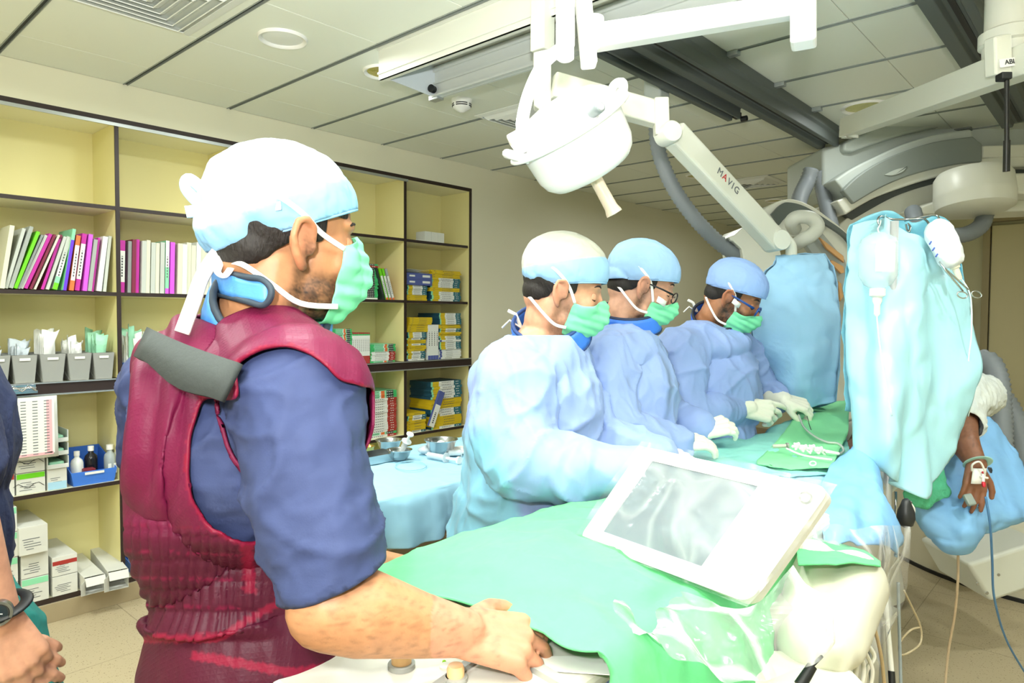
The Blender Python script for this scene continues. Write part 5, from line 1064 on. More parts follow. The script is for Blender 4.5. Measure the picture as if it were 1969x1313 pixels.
# ---------------------------------------------------------- person cut off at the left edge
def man_left():
    T = thing('person', 'person at the left picture edge, only clasped hands, wristwatch, navy sleeve and teal clothes showing', 'person', floor_pt(-190, 900, 1.15))
    b = MB(); H = Head(-150, 480, 1.2, 10, 5); nk = P(-180, 660, 1.2); head_prims(b, H, nk); E3(b, -190, 900, 1.2, .11, .15, .28); legs(b, P(-190, 1330, 1.2), .1, R0)
    limb(b, (-150, 780, 1.05, .05), (-78, 950, 1.03, .042), (-26, 1110, 1.07, .032), (2, 1190, 1.09, .028)); limb(b, (-200, 780, 1.4, .05), (-140, 1000, 1.35, .042), (-30, 1250, 1.15, .028))
    hand(b, P(4, 1195, 1.09), R0*.35-Z0*.85+A0*.1, -A0*.7+R0*.7, 1, (.45, .5, .55, .6), .95, .03, tc=.2); hand(b, P(-22, 1240, 1.13), R0*.75-Z0*.3+A0*.1, -A0*.4+Z0*.4-R0*.1, 1, (.5, .6, .7, .7), .95)
    organic('body', b, m_skin, T, .0035, 4, color=skin_col(H, 'cf9a7e', .5)); hair(H, T); eyes(H, T); cap(H, T, 'b4cad8', '88bce4')
    s = MB(); E3(s, -190, 850, 1.2, .15, .2, .22); E3(s, -190, 1050, 1.2, .15, .18, .2); limb(s, (-165, 760, 1.05, .085), (-115, 850, 1.04, .075), (-85, 900, 1.03, .062)); limb(s, (-200, 760, 1.35, .085), (-170, 880, 1.38, .07)); limb(s, (-180, 690, 1.2, .07), (-165, 760, 1.05, .08)); limb(s, (-180, 690, 1.2, .07), (-200, 760, 1.35, .08))
    organic('shirt', s, M('dark_navy', '1f2a4c', .8, bump=.3, bs=60), T, .007, 4, folds(.005), solid=.003)
    t = MB(); limb(t, (-120, 1290, 1.18, .16), (-60, 1420, 1.16, .14)); limb(t, (-60, 1330, 1.14, .09), (30, 1380, 1.13, .07)); E3(t, -150, 1250, 1.2, .15, .17, .15)
    organic('skirt', t, M('teal_scrubs', '1f7f78', .8, bump=.3, bs=50), T, .007, 5, folds(.006), solid=.003)
    w = MB(); c = P(0, 1165, 1.085); ax = (P(2, 1190, 1.09)-P(-18, 1120, 1.07)).normalized(); x, y, _ = frame(ax)
    w.tube([c+(x*math.cos(a)+y*math.sin(a))*.036 for a in [2*math.pi*k/24 for k in range(24)]], .009, 8, closed=True, flat=.35); wo = w.build('wristwatch', M('black_strap', '17191c', .5), T, 180)
    f = c+(RT*.55-FW*.85).normalized()*.034; nn = (RT*.55-FW*.85).normalized()
    MB().lathe([(0, .002), (.013, .002), (.015, .006), (.019, .006), (.02, 0), (.02, -.006)], f, nn, 28).build('watch_case', M('steel_case', '8a8d90', .25, .9), wo, 50); MB().lathe([(.0, .0035), (.0125, .0035), (.0125, .003)], f, nn, 24).build('watch_dial', M('dial_dark', '1b2a33', .2), wo, 50)
    h = MB().bar(f+nn*.0042, f+nn*.0042+UP*.009, .0012, .0006, nn).bar(f+nn*.0042, f+nn*.0042+RT*.007, .0012, .0006, nn); h.build('watch_hands', m_white, wo, 0)
man_left()
# ================================================================== table, drapes and what lies on them
m_grn = M('green_drape', '60c682', .8, ridge=.7, rs=5, rd=.045, bump=.3, bs=45, dist=.004, sheen=.1); m_teal = M('teal_drape', '9ae4d8', .8, ridge=.7, rs=5, rd=.045, bump=.3, bs=50, dist=.004); m_blu = M('blue_drape', '84bcee', .65, ridge=.7, rs=5, rd=.045, bump=.25, bs=40, dist=.003); m_cyan = M('cyan_plastic_drape', 'aee4f2', .4, ridge=.8, rs=4, rd=.06, bump=.35, bs=18, dist=.006, stretch=(1, 1, .5))
m_sg = M('site_green', '8ee6a6', .8, bump=.35, bs=40, dist=.004); m_wt = M('table_white', 'dad8cc', .35)
TZ = 1.03
def Z_(px, py, z): d = FW+RT*((px-984.5)/FPX)-UP*((py-656.5)/FPX); return CAM+d*((z-CAM.z)/d.z)
t = thing('operating_table', 'long white operating table under the green and teal drapes', 'operating table', (3.13, 2.2, 0))
MB().box((3.045, 2.4, TZ-.058), (.43, 2.9, .055)).build('tabletop', m_wt, t, 0, bevel=.02, seg=4)
s = MB().prism([Vector((x, y, .97)) for x, y in ((2.86, .8), (2.965, .66), (2.965, .42), (3.26, .42), (3.26, .98), (2.86, .98))], (0, 0, .03)); s.build('end_panel', m_wt, t, 0, bevel=.012, seg=3)
MB().bar(Z_(910, 1268, 1.004), Z_(810, 1340, 1.004), .011, .006, (0, 0, 1)).bar(Z_(1005, 1268, 1.004), Z_(1110, 1330, 1.004), .016, .008, (0, 0, 1)).build('grey_trim', M('trim_grey', 'a4a7a2', .4), t, 0)
for px, py, r in ((772, 1283, .013), (876, 1309, .011)):
    q = Z_(px, py, 1.0); MB().lathe([(r*1.35, 0), (r*1.35, .006), (r*1.15, .007)], q, seg=28).build('knob_collar', M('trim_grey', ''), t, 50); MB().lathe([(r, 0), (r, .016), (r*.85, .02), (0, .021)], q, seg=28).build('control_knob', M('amber_knob', 'f0c48c', .35), t, 50)
q = Z_(858, 1283, 1.0); MB().lathe([(.009, 0), (.009, .003), (0, .004)], q, seg=20).build('push_button', m_wt, t, 50); q = Z_(854, 1274, 1.0); MB().lathe([(.003, 0), (.002, .003), (0, .004)], q, seg=12).build('indicator', M('led_green', '9ae020', .3), t, 50)
MB().box((2.98, 2.6, .66), (.2, .62, .66)).build('pedestal', m_wt, t, 0, bevel=.03, seg=4); MB().box((2.98, 2.6, .165), (.28, .8, .33)).build('pedestal_foot', m_wt, t, 0, bevel=.03)
for x in (2.823, 3.268): MB().bar((x, 2.4, .985), (x, 3.8, .985), .012, .03).build('side_rail', m_steel, t, 0, bevel=.002)
# green sheet over the foot end
rows = []
for y in (.64, .68, .8, .92, 1.02, 1.12, 1.24, 1.36):
    lift = .012+.03*sm(1.1, 1.5, y); r = []; xr = 3.29
    for f_, z in ((0, -.05), (.03, -.002), (.12, .02), (.3, .03), (.5, .032), (.7, .02), (.88, .008), (1, -.006), (1.05, -.09), (1.07, -.25)):
        x = 2.815+(xr-2.815)*f_; hump = math.exp(-((x-3.12)/.16)**2)*lift
        yy = y+(.012*math.sin(x*23)+.2*(x-3.0) if y < .66 else (.1*(x-3.0) if y < .7 else 0))
        r.append(Vector((x+(.02*math.sin(y*9+z*4) if z < -.04 else 0), yy, TZ+z*(.2 if y < .7 and z > 0 else 1)+hump)))
    rows.append(r)
G = sheet(rows, 9, 10, .007, 7, 3., wr=(.7, 1, 1))
tag(MB().grid(G).build('green_drape', m_grn, None, 180, solid=.003), 'large mint green cloth spread over the near end of the table', 'drape')
# a sheet of paper under the cloth edge
p = [Z_(1010, 1262, 1.003), Z_(1165, 1262, 1.003), Z_(1180, 1298, 1.003), Z_(1060, 1290, 1.003)]; tag(MB().grid([[p[0], p[1]], [p[3], p[2]]]).build('paper_sheet', m_white, None, 0, solid=.001), 'white paper edge showing under the green cloth by the hand', 'paper')
# teal and cyan sheets over the middle
G = sheet([[(1225, 905, 1.83), (1320, 903, 1.85), (1420, 900, 1.87), (1520, 905, 1.86), (1610, 905, 1.86)], [(1210, 950, 1.72), (1310, 945, 1.74), (1420, 940, 1.76), (1520, 945, 1.75), (1610, 945, 1.74)], [(1200, 1000, 1.6), (1310, 1000, 1.62), (1420, 1000, 1.62), (1520, 1005, 1.62), (1625, 1000, 1.63)], [(1200, 1040, 1.48), (1310, 1045, 1.5), (1420, 1050, 1.5), (1530, 1055, 1.5), (1620, 1045, 1.52)]], 7, 7, .006, 8, 3.)
tag(MB().grid(G).build('pale_drape', M('pale_drape', 'a8daee', .7, bump=.2, bs=30), None, 180, solid=.003), 'very pale blue sheet across the table behind the touch screen', 'drape')
G = sheet([[(1290, 842, 2.35), (1370, 840, 2.4), (1440, 836, 2.45), (1500, 812, 2.6), (1560, 792, 2.75), (1610, 785, 2.85)], [(1270, 866, 2.1), (1360, 862, 2.15), (1440, 858, 2.18), (1500, 845, 2.25), (1560, 838, 2.35), (1625, 832, 2.4)], [(1255, 885, 1.92), (1340, 884, 1.95), (1420, 880, 1.97), (1500, 878, 1.98), (1560, 874, 2.0), (1635, 870, 2.02)],
  [(1240, 915, 1.8), (1330, 912, 1.82), (1420, 908, 1.84), (1500, 906, 1.85), (1580, 905, 1.86), (1640, 905, 1.88)], [(1240, 925, 1.79), (1330, 922, 1.8), (1420, 918, 1.81), (1500, 915, 1.82), (1580, 914, 1.83), (1640, 914, 1.85)]], 7, 7, .011, 9, 1.)
tag(MB().grid(G).build('teal_drape', m_teal, None, 180, solid=.003), 'teal crumpled cloth over the middle of the table beside the gloved hands', 'drape')
G = sheet([[(1540, 777, 2.92), (1590, 773, 2.98), (1634, 768, 3.0)], [(1525, 805, 2.6), (1580, 802, 2.62), (1632, 800, 2.65)], [(1495, 845, 2.18), (1560, 838, 2.27), (1630, 832, 2.32)], [(1456, 886, 1.93), (1530, 880, 1.95), (1612, 868, 1.98)], [(1470, 895, 1.9), (1530, 899, 1.86), (1600, 900, 1.85)]], 8, 8, .004, 12, 6.)
tag(MB().grid(G).build('green_site_drape', m_sg, None, 180, solid=.003), 'wet bright green cloth around the puncture site under the tubing', 'drape')
# tubing, sheath, stopcocks
m_tube = M('clear_tubing', 'd8dcd0', .15, alpha=.85); m_cock = M('white_plastic', 'f4f4ee', .3)
tag(MB().tube(pc([(1536, 798, 2.5), (1545, 820, 2.35), (1565, 838, 2.2), (1590, 850, 2.12), (1612, 853, 2.08), (1622, 866, 2.02), (1608, 874, 1.98), (1585, 868, 1.98)], 8), .0035, 8).build('catheter_tube', m_tube, None, 180), 'clear looping tube running from the gloved hands over the green cloth', 'tube')
tag(MB().tube(pc([(1552, 800, 2.5), (1558, 822, 2.4), (1568, 840, 2.3), (1590, 858, 2.15)], 8), .0012, 6).build('guide_wire', m_blk, None, 180), 'thin dark wire beside the clear looping tube', 'wire')
t = thing('sheath', 'pale sheath hub pointing from the teal cloth to the stopcocks', 'catheter sheath', P(1500, 858, 2.0)); MB().tube([P(1486, 858, 2.0), P(1512, 857, 1.99)], [.006, .0055], 12).build('sheath_body', M('sheath_grey', 'b9bdb0', .3), t, 50); MB().tube([P(1512, 857, 1.99), P(1516, 857, 1.99)], [.009, .009], 12).build('hub_cap', M('hub_dark', '8f9488', .3), t, 50)
t = thing('stopcock_manifold', 'row of bright white stopcocks lying on the green site cloth', 'stopcock manifold', P(1560, 866, 1.96))
for k, (px, py) in enumerate(((1533, 858), (1547, 862), (1562, 862), (1577, 866))):
    c = P(px, py, 1.96); s = MB().cap(c-RT*.012, .0045, c+RT*.012, .0045).cap(c-UP*.008-RT*.004, .004, c+UP*.008+RT*.004, .004).cap(c+UP*.008-RT*.008, .003, c-UP*.014+RT*.016, .003).lathe([(.007, 0), (.007, .008), (0, .009)], c, -FW*.4+UP, 14); s.build('stopcock', m_cock, t, 60)
s = MB().cap(P(1590, 868, 1.95), .005, P(1612, 872, 1.93), .004); s.build('manifold_tail', m_cock, t, 60)
tag(MB().tube(pc([(1512, 862, 1.97), (1540, 874, 1.93), (1570, 880, 1.9), (1600, 884, 1.88)], 6), .003, 8).build('side_tube', m_cock, None, 180), 'white side tube below the stopcocks on the green cloth', 'tube')
tag(MB().tube([P(1563+6*math.cos(a), 891+4*math.sin(a), 1.84) for a in [2*math.pi*k/16 for k in range(16)]], .002, 6, closed=True).build('small_ring', m_cock, None, 180), 'tiny white ring lying near the lower edge of the green site cloth', 'ring')
# ---------------------------------------------------------- patient
def patient():
    T = thing('person', 'patient under the drapes, one bare forearm with wristband and taped drip showing at right', 'person', (3.15, 3.0, 1.05))
    b = MB(); k = Vector
    b.chain([k((3.12, 2.95, 1.13)), k((3.12, 3.45, 1.14))], [.11, .13], 24, .75); b.chain([k((3.12, 3.55, 1.15)), k((3.12, 3.75, 1.15))], [.06, .055]); b.ell((3.12, 3.86, 1.16), (.075, .1, .095))
    for sx in (-.08, .08): b.chain([k((3.12+sx, 2.95, 1.07)), k((3.12+sx, 2.6, 1.01)), k((3.12+sx, 2.3, 1.0)), k((3.12+sx, 2.26, 1.005))], [.06, .022, .016, .014])
    b.chain([k((3.0, 3.4, 1.13)), k((3.02, 3.15, 1.11)), k((3.06, 2.98, 1.12))], [.05, .04, .03])
    sh_ = k((3.3, 3.4, 1.14)); b.chain([sh_, P(1850, 765, 2.5), P(1850, 835, 2.28), P(1856, 855, 2.23), P(1878, 893, 2.17)], [.055, .05, .046, .043, .029])
    d = (P(1872, 968, 2.13)-P(1878, 893, 2.17)).normalized(); hand(b, P(1877, 893, 2.17), d, -A0*.75+Z0*.5+R0*.1, -1, (.1, .18, .22, .25), .93, .05, thumb=(.65, .75, -.1), tc=.3)
    def col(p, n):
        c = hx('8a5a40'); e = p-P(1856, 840, 2.25); c = mix(c, hx('4a3024'), max(0, noise.noise(Vector((p.x*200, p.y*60, p.z*80))))*.5*(1 if p.z > 1.0 else 0)); return c
    organic('body', b, m_skin, T, .0035, 4, color=col)
    s = MB().chain([sh_, P(1848, 765, 2.5), P(1848, 808, 2.36)], [.08, .078, .07]); e = (P(1848, 808, 2.36)-P(1848, 765, 2.5)).normalized(); q = P(1850, 818, 2.33)
    organic('sleeve', s, M('white_sleeve', 'dfe6e2', .8, bump=.4, bs=40), T, .006, 4, folds(.008, 9), lambda p, n: (p-q).dot(e) < .01, solid=.002)
    g = MB().chain([k((3.12, 2.72, 1.07)), k((3.12, 3.0, 1.13)), k((3.12, 3.5, 1.14))], [.1, .155, .165], 24, 1.0); organic('blue_cover', g, m_blu, T, .008, 5, folds(.008, 6), lambda p, n: p.z > 1.005, solid=.002)
    c = P(1880, 890, 2.165); x, y, _ = frame(P(1878, 893, 2.17)-P(1865, 860, 2.21)); o = MB().tube([c+(x*math.cos(a)+y*math.sin(a))*.033 for a in [2*math.pi*i/28 for i in range(28)]], .009, 8, closed=True, flat=.2, up=(P(1878, 893, 2.17)-P(1865, 860, 2.21))).build('wristband', M('mint_band', 'a9d8d0', .4), T, 180)
    nb = (-A0*.75+Z0*.5+R0*.1).normalized(); c = P(1882, 915, 2.125); u = R0; v = d
    G = [[c+u*(a*.021)+v*(bb*.024)-A0*.004*(1-a*a)-nb*.002*bb for a in (-1, -.5, 0, .5, 1)] for bb in (-1, -.3, .3, 1)]; MB().grid(G).build('dressing', m_tape, T, 180, solid=.002)
    MB().cap(c-A0*.01+u*.006-v*.012, .0045, c-A0*.01+u*.008+v*.016, .004).cap(c-A0*.01+u*.0-v*.0, .0035, c-A0*.01+u*.02-v*-.004, .0035).build('cannula', m_cock, T, 60); MB().cap(c-A0*.013+u*.007+v*.02, .0055, c-A0*.013+u*.009+v*.028, .005).cap(c-A0*.013+u*.003-v*.014, .004, c-A0*.013+u*.008-v*.012, .004).build('red_cap', M('cap_red', 'd6283c', .3), T, 60)
    MB().tube(pc([(1869, 905, 2.12), (1870, 893, 2.11), (1884, 888, 2.11), (1893, 905, 2.11), (1892, 917, 2.12)], 6), .003, 8).build('drip_loop', m_cock, T, 180)
    MB().bar(P(1858, 950, 2.12), P(1870, 972, 2.1), .026, .016, FW).build('finger_clip', M('clip_grey', '8d9a94', .4), T, 0, bevel=.005)
    return T
patient()
# arm board, its drape, blue cable and cords
t = thing('arm_board', 'padded arm board under the blue sheet on the right side of the table', 'arm board', (3.5, 2.7, 1.0)); MB().box(P(1885, 885, 2.5), (.12, .42, .03)).build('board_pad', M('pad_dark', '2b3038', .6), t, 0, bevel=.012); MB().bar(P(1885, 885, 2.5)-Z0*.02, (3.27, 3.0, .98), .04, .02).build('board_bracket', m_steel, t, 0)
G = sheet([[(1800, 850, 2.45), (1840, 812, 2.5), (1893, 800, 2.5), (1912, 806, 2.5), (1925, 822, 2.5)], [(1790, 880, 2.3), (1830, 875, 2.32), (1872, 868, 2.33), (1925, 865, 2.4), (1962, 880, 2.45)], [(1775, 925, 2.25), (1820, 930, 2.25), (1868, 935, 2.22), (1925, 935, 2.3), (1995, 950, 2.35)], [(1752, 975, 2.2), (1810, 990, 2.17), (1870, 990, 2.14), (1925, 985, 2.22), (1998, 995, 2.3)],
  [(1772, 1020, 2.2), (1815, 1040, 2.15), (1870, 1040, 2.13), (1910, 1015, 2.2), (1960, 1008, 2.28)], [(1800, 1050, 2.2), (1825, 1066, 2.17), (1865, 1062, 2.16), (1890, 1035, 2.2), (1935, 1015, 2.27)]], 8, 8, .008, 8, 9.)
tag(MB().grid(G).build('blue_arm_drape', m_blu, None, 180, solid=.0025), 'sky blue sheet hanging under the patient\'s forearm at right', 'drape')
G = sheet([[(1745, 905, 2.1), (1780, 890, 2.15), (1815, 880, 2.2)], [(1742, 950, 2.08), (1785, 940, 2.1), (1820, 915, 2.17)], [(1750, 975, 2.1), (1785, 965, 2.1), (1828, 952, 2.17)], [(1760, 978, 2.12), (1790, 978, 2.12), (1800, 960, 2.17)]], 7, 7, .008, 14, 2.)
tag(MB().grid(G).build('green_towel', M('towel_green', '58c39a', .85, bump=.5, bs=90), None, 180, solid=.003), 'small green cloth bunched between the tall drape and the forearm sheet', 'cloth')
def cable(pts, r, col, label, cat='cable', name='cable', n=8): return tag(MB().tube(pc(pts, n), r, 8).build(name, M('cable_'+col, col, .4), None, 180), label, cat)
cable([(1895, 955, 2.1), (1904, 1010, 2.1), (1908, 1080, 2.15), (1912, 1150, 2.2), (1935, 1230, 2.3), (1975, 1300, 2.4)], .0035, '4f7fae', 'thin blue cable hanging from the finger clip down to the right')
cable([(1842, 1060, 2.25), (1842, 1110, 2.25), (1836, 1180, 2.3), (1824, 1250, 2.35), (1816, 1330, 2.35)], .004, 'cbb496', 'beige cable hanging below the blue arm sheet')
# ---------------------------------------------------------- tall cyan drape on drip stand
ct = thing('drip_stand', 'steel drip stand with curled hooks standing inside the tall cyan drape', 'drip stand', Vector((P(1722, 600, 1.93).x, P(1722, 600, 1.93).y, 0)))
b0 = P(1720, 425, 1.9); MB().tube([Vector((b0.x, b0.y, .05)), b0], .011, 16).build('pole', M('satin_steel', 'd0d4d6', .4, .5), ct, 180)
MB().tube(pc([(1694, 440, 2.02), (1688, 425, 2.02), (1694, 416, 2.03), (1712, 421, 2.05), (1740, 422, 2.06), (1775, 421, 2.04), (1787, 432, 2.0), (1792, 440, 1.98)], 7), .0035, 8).build('hook_bar', m_steel, ct, 180)
MB().tube(pc([(1740, 424, 2.08), (1760, 420, 2.1), (1790, 414, 2.12), (1803, 416, 2.12), (1808, 430, 2.1)], 7), .0035, 8).tube(pc([(1742, 432, 2.06), (1744, 442, 2.05), (1748, 446, 2.04), (1750, 436, 2.05), (1746, 430, 2.06)], 6), .003, 8).build('hook', m_steel, ct, 180)
for k in range(5): a = 2*math.pi*k/5; MB().tube([Vector((b0.x, b0.y, .07)), Vector((b0.x+.15*math.cos(a+.6), b0.y+.15*math.sin(a+.6), .03))], .012, 10).build('foot', m_steel, ct, 180)
def fold1(u, v, p): return .03*math.sin(u*9+v*2.5)*(.25+v)+.018*math.sin(u*21-v*5)*v
rows = [[(1640, 430, 2.08), (1682, 411, 2.06), (1700, 412, 2.0), (1730, 440, 1.98), (1775, 458, 1.97), (1800, 470, 1.97), (1822, 470, 2.02)],
 [(1629, 470, 2.06), (1660, 470, 2.0), (1700, 475, 1.95), (1740, 490, 1.93), (1785, 500, 1.94), (1815, 505, 1.97), (1845, 515, 2.03)],
 [(1622, 545, 2.04), (1655, 545, 1.97), (1700, 550, 1.92), (1745, 560, 1.9), (1790, 560, 1.92), (1830, 560, 1.96), (1862, 560, 2.03)],
 [(1618, 630, 2.02), (1655, 635, 1.95), (1700, 640, 1.9), (1745, 645, 1.88), (1790, 645, 1.9), (1835, 645, 1.95), (1866, 640, 2.02)],
 [(1615, 715, 2.0), (1652, 725, 1.93), (1700, 730, 1.87), (1745, 730, 1.86), (1790, 730, 1.88), (1835, 735, 1.93), (1869, 705, 2.0)],
 [(1618, 790, 1.98), (1655, 805, 1.9), (1700, 810, 1.85), (1740, 810, 1.84), (1780, 805, 1.86), (1815, 795, 1.92), (1842, 765, 2.0)],
 [(1632, 850, 1.96), (1660, 860, 1.9), (1697, 875, 1.85), (1735, 880, 1.84), (1768, 878, 1.86), (1795, 862, 1.92), (1822, 835, 2.0)],
 [(1650, 872, 1.95), (1672, 885, 1.9), (1700, 905, 1.86), (1730, 930, 1.85), (1750, 945, 1.86), (1770, 950, 1.9), (1800, 880, 1.98)]]
G = sheet(rows, 8, 9, .009, 6, 5., fold1, wr=(1, 1, .6))
tag(MB().grid(G).build('cyan_drape', m_cyan, None, 180, solid=.002), 'tall pale cyan plastic-backed drape hanging over the drip stand', 'drape')
G = sheet([[(1640, 432, 2.1), (1690, 409, 2.16), (1718, 406, 2.2), (1755, 428, 2.2), (1800, 414, 2.18), (1822, 432, 2.1)], [(1630, 500, 2.12), (1680, 500, 2.2), (1720, 500, 2.24), (1760, 500, 2.24), (1805, 500, 2.2), (1840, 510, 2.1)], [(1625, 640, 2.12), (1680, 640, 2.22), (1720, 640, 2.26), (1760, 640, 2.26), (1805, 640, 2.22), (1862, 640, 2.08)], [(1625, 790, 2.1), (1680, 800, 2.18), (1720, 800, 2.22), (1760, 800, 2.22), (1800, 790, 2.16), (1838, 770, 2.06)]], 7, 7, .01, 7, 2.)
tag(MB().grid(G).build('cyan_drape', M('cyan_inner', '86d2ea', .5, bump=.3, bs=20), None, 180, solid=.002), 'rear layer of the tall cyan drape, its darker inside showing behind the hooks', 'drape')
# drip bottles
t = thing('drip_bottle', 'clear drip bottle with a white label hanging at the left of the tall drape', 'drip bottle', P(1693, 440, 1.93))
dz = -Z0; o = P(1690, 445, 1.875)
MB().lathe([(0, 0), (.02, .004), (.045, .02), (.05, .04), (.05, .12), (.035, .145), (.018, .155), (.016, .16)], o, dz, 32, sq=.7).build('bottle_body', M('drip_plastic', 'dff2f6', .15, alpha=.35), t, 50)
MB().lathe([(.018, .155), (.02, .156), (.02, .175), (.012, .18), (.012, .19), (.008, .2), (.008, .225), (.003, .232)], o, dz, 24).build('bottle_cap', m_cock, t, 50)
MB().box(o+dz*.075-FW*.036, (.052, .001, .075), CR).build('label', m_white, t, 0); MB().tube(pc([(1690, 447, 1.875), (1688, 440, 1.9), (1692, 432, 1.98), (1694, 424, 2.02)], 5), .002, 8).build('hanger', m_cock, t, 180)
MB().tube(pc([(1686, 608, 1.86), (1690, 650, 1.83), (1700, 720, 1.8), (1715, 800, 1.8)], 6), .002, 8).build('drip_line', M('line_clear', 'e2f4f8', .2), t, 180)
t = thing('bagged_bottle', 'white-bagged drip bottle tilted at the right of the tall drape', 'drip bottle', P(1810, 440, 1.93))
d = (P(1832, 500, 1.93)-P(1805, 430, 1.94)).normalized(); s = MB().cap(P(1806, 446, 1.94), .036, P(1826, 492, 1.93), .034)
organic('wrapping_bag', s, M('crumpled_white', 'e8eef2', .3, bump=.6, bs=50, dist=.004), t, .003, 2, lambda p, n: crease(p*26)*.005); MB().lathe([(.013, 0), (.013, .02), (.009, .022), (.008, .05), (.004, .055)], P(1832, 503, 1.93), d, 20).build('spout', M('spout_cream', 'e8e6d4', .3), t, 50)
for k in range(3): MB().tube([P(1787+6*k, 470+12*k, 1.9), P(1791+6*k, 464+12*k, 1.9)], .002, 6).build('blue_print', M('print_blue', '4a62c0', .5), t, 180)
MB().tube(pc([(1848, 535, 1.93), (1866, 570, 1.93), (1868, 640, 1.95), (1862, 700, 1.97), (1868, 760, 2.0), (1862, 800, 2.05)], 7), .0022, 8).build('drip_line', M('line_clear', ''), t, 180)
t = thing('artery_forceps', 'steel ringed forceps clamping the upper right edge of the tall drape', 'forceps', P(1840, 540, 1.92))
f = MB().tube([P(1806, 503, 1.92), P(1815, 515, 1.92), P(1862, 557, 1.9)], [.002, .003, .0022], 8).tube([P(1806, 503, 1.915), P(1818, 520, 1.91), P(1852, 560, 1.9)], [.002, .003, .0022], 8); f.build('shanks', m_steel, t, 180)
for cx, cy, an in ((1850, 567, .25), (1878, 566, .3)): MB().tube([P(cx+10*math.cos(a)*math.cos(an)-6*math.sin(a)*math.sin(an), cy+10*math.cos(a)*math.sin(an)+6*math.sin(a)*math.cos(an), 1.9) for a in [2*math.pi*k/20 for k in range(20)]], .0018, 8, closed=True).build('finger_ring', m_steel, t, 180)
# blue drape falling right of centre
G = sheet([[(1600, 888, 1.86), (1625, 868, 1.9), (1650, 850, 1.92), (1672, 868, 1.9), (1687, 888, 1.88)], [(1580, 925, 1.75), (1618, 918, 1.77), (1655, 910, 1.78), (1680, 918, 1.78), (1700, 930, 1.8)], [(1568, 965, 1.63), (1612, 962, 1.64), (1655, 960, 1.65), (1690, 962, 1.67), (1718, 975, 1.72)], [(1578, 1000, 1.55), (1615, 1003, 1.56), (1655, 1004, 1.57), (1700, 1008, 1.61), (1745, 1030, 1.7)], [(1590, 1040, 1.5), (1620, 1045, 1.51), (1655, 1045, 1.52), (1700, 1050, 1.58), (1738, 1075, 1.68)]], 8, 8, .007, 9, 7., lambda u, v, p: .012*math.sin(u*14)*v)
tag(MB().grid(G).build('blue_side_drape', m_blu, None, 180, solid=.0025), 'bright blue folded sheet falling over the table side beside the monitor', 'drape')
# shield bag
def fold2(u, v, p): return .012*math.sin(u*7+v*9)*v
F1 = sheet([[(1492, 491, 2.78), (1520, 489, 2.74), (1552, 488, 2.73), (1586, 487, 2.76)], [(1489, 508, 2.74), (1520, 512, 2.69), (1560, 512, 2.68), (1596, 506, 2.72)], [(1462, 538, 2.76), (1510, 545, 2.68), (1562, 545, 2.66), (1609, 545, 2.72)], [(1450, 590, 2.76), (1505, 595, 2.67), (1560, 598, 2.65), (1614, 610, 2.72)], [(1448, 655, 2.76), (1505, 660, 2.66), (1560, 668, 2.64), (1615, 690, 2.72)], [(1462, 720, 2.76), (1510, 725, 2.66), (1560, 730, 2.64), (1613, 745, 2.72)], [(1490, 765, 2.76), (1525, 778, 2.68), (1565, 785, 2.66), (1606, 772, 2.74)]], 8, 9, .009, 7, 4., fold2)
F2 = sheet([[(1492, 491, 2.78), (1520, 489, 2.82), (1552, 488, 2.82), (1586, 487, 2.76)], [(1489, 508, 2.76), (1520, 512, 2.86), (1560, 512, 2.86), (1596, 506, 2.75)], [(1462, 538, 2.78), (1510, 545, 2.88), (1562, 545, 2.88), (1609, 545, 2.75)], [(1448, 655, 2.78), (1505, 660, 2.9), (1560, 668, 2.9), (1615, 690, 2.75)], [(1490, 765, 2.78), (1525, 778, 2.86), (1565, 785, 2.86), (1606, 772, 2.76)]], 8, 9, .006, 7, 4.)
o = MB().grid(F1).build('shield_cover', M('shield_blue', 'a2d2f4', .65, ridge=.8, rs=4, rd=.05, bump=.3, bs=30, dist=.004), None, 180, solid=.002); tag(o, 'tall light blue bag drape over the hanging shield beside the far operator', 'drape'); MB().grid(F2).build('rear_side', M('shield_blue', ''), o, 180, solid=.002)
t = thing('radiation_shield', 'hanging shield panel hidden inside the light blue bag drape', 'shield', P(1535, 620, 2.8)); MB().prism([P(1500, 500, 2.79), P(1580, 498, 2.79), P(1600, 560, 2.79), P(1600, 740, 2.79), P(1500, 740, 2.79), P(1475, 560, 2.79)], A0*.012).build('shield_panel', M('lead_acrylic', 'b9b48a', .1, alpha=.6), t, 0)
# ---------------------------------------------------------- control screen in its plastic cover
t = thing('control_screen', 'white framed tilted touch screen wrapped in clear plastic at lower centre', 'screen', P(1350, 1010, 1.1))
TL, TR, BR, BL = P(1236, 858, 1.2), P(1598, 938, .99), P(1440, 1160, .985), P(1112, 1036, 1.19)
ux = (TR-TL).normalized(); nz = ux.cross(BL-TL).normalized(); nz = nz if nz.dot(FW) < 0 else -nz
def Q(u, v, h=0.): return TL.lerp(TR, u).lerp(BL.lerp(BR, u), v)+nz*h
def rq(u0, v0, u1, v1, r, n=6):
    out = []
    for cx, cy, a0 in ((u1-r, v0+r*1.6, -90), (u1-r, v1-r*1.6, 0), (u0+r, v1-r*1.6, 90), (u0+r, v0+r*1.6, 180)):
        for k in range(n+1): a = math.radians(a0+90*k/n); out.append((cx+r*math.cos(a), cy+r*1.6*math.sin(a)))
    return out
m_scr = M('screen_white', 'f4f5f2', .3)
OU = rq(0, 0, 1, 1, .06); IN = rq(.105, .115, .70, .86, .004)
s = MB(); n = len(OU); 
vs = [Q(u, v, .0) for u, v in OU]+[Q(u, v, .0) for u, v in IN]+[Q(u, v, -.004) for u, v in IN]+[Q(u, v, -.035) for u, v in OU]
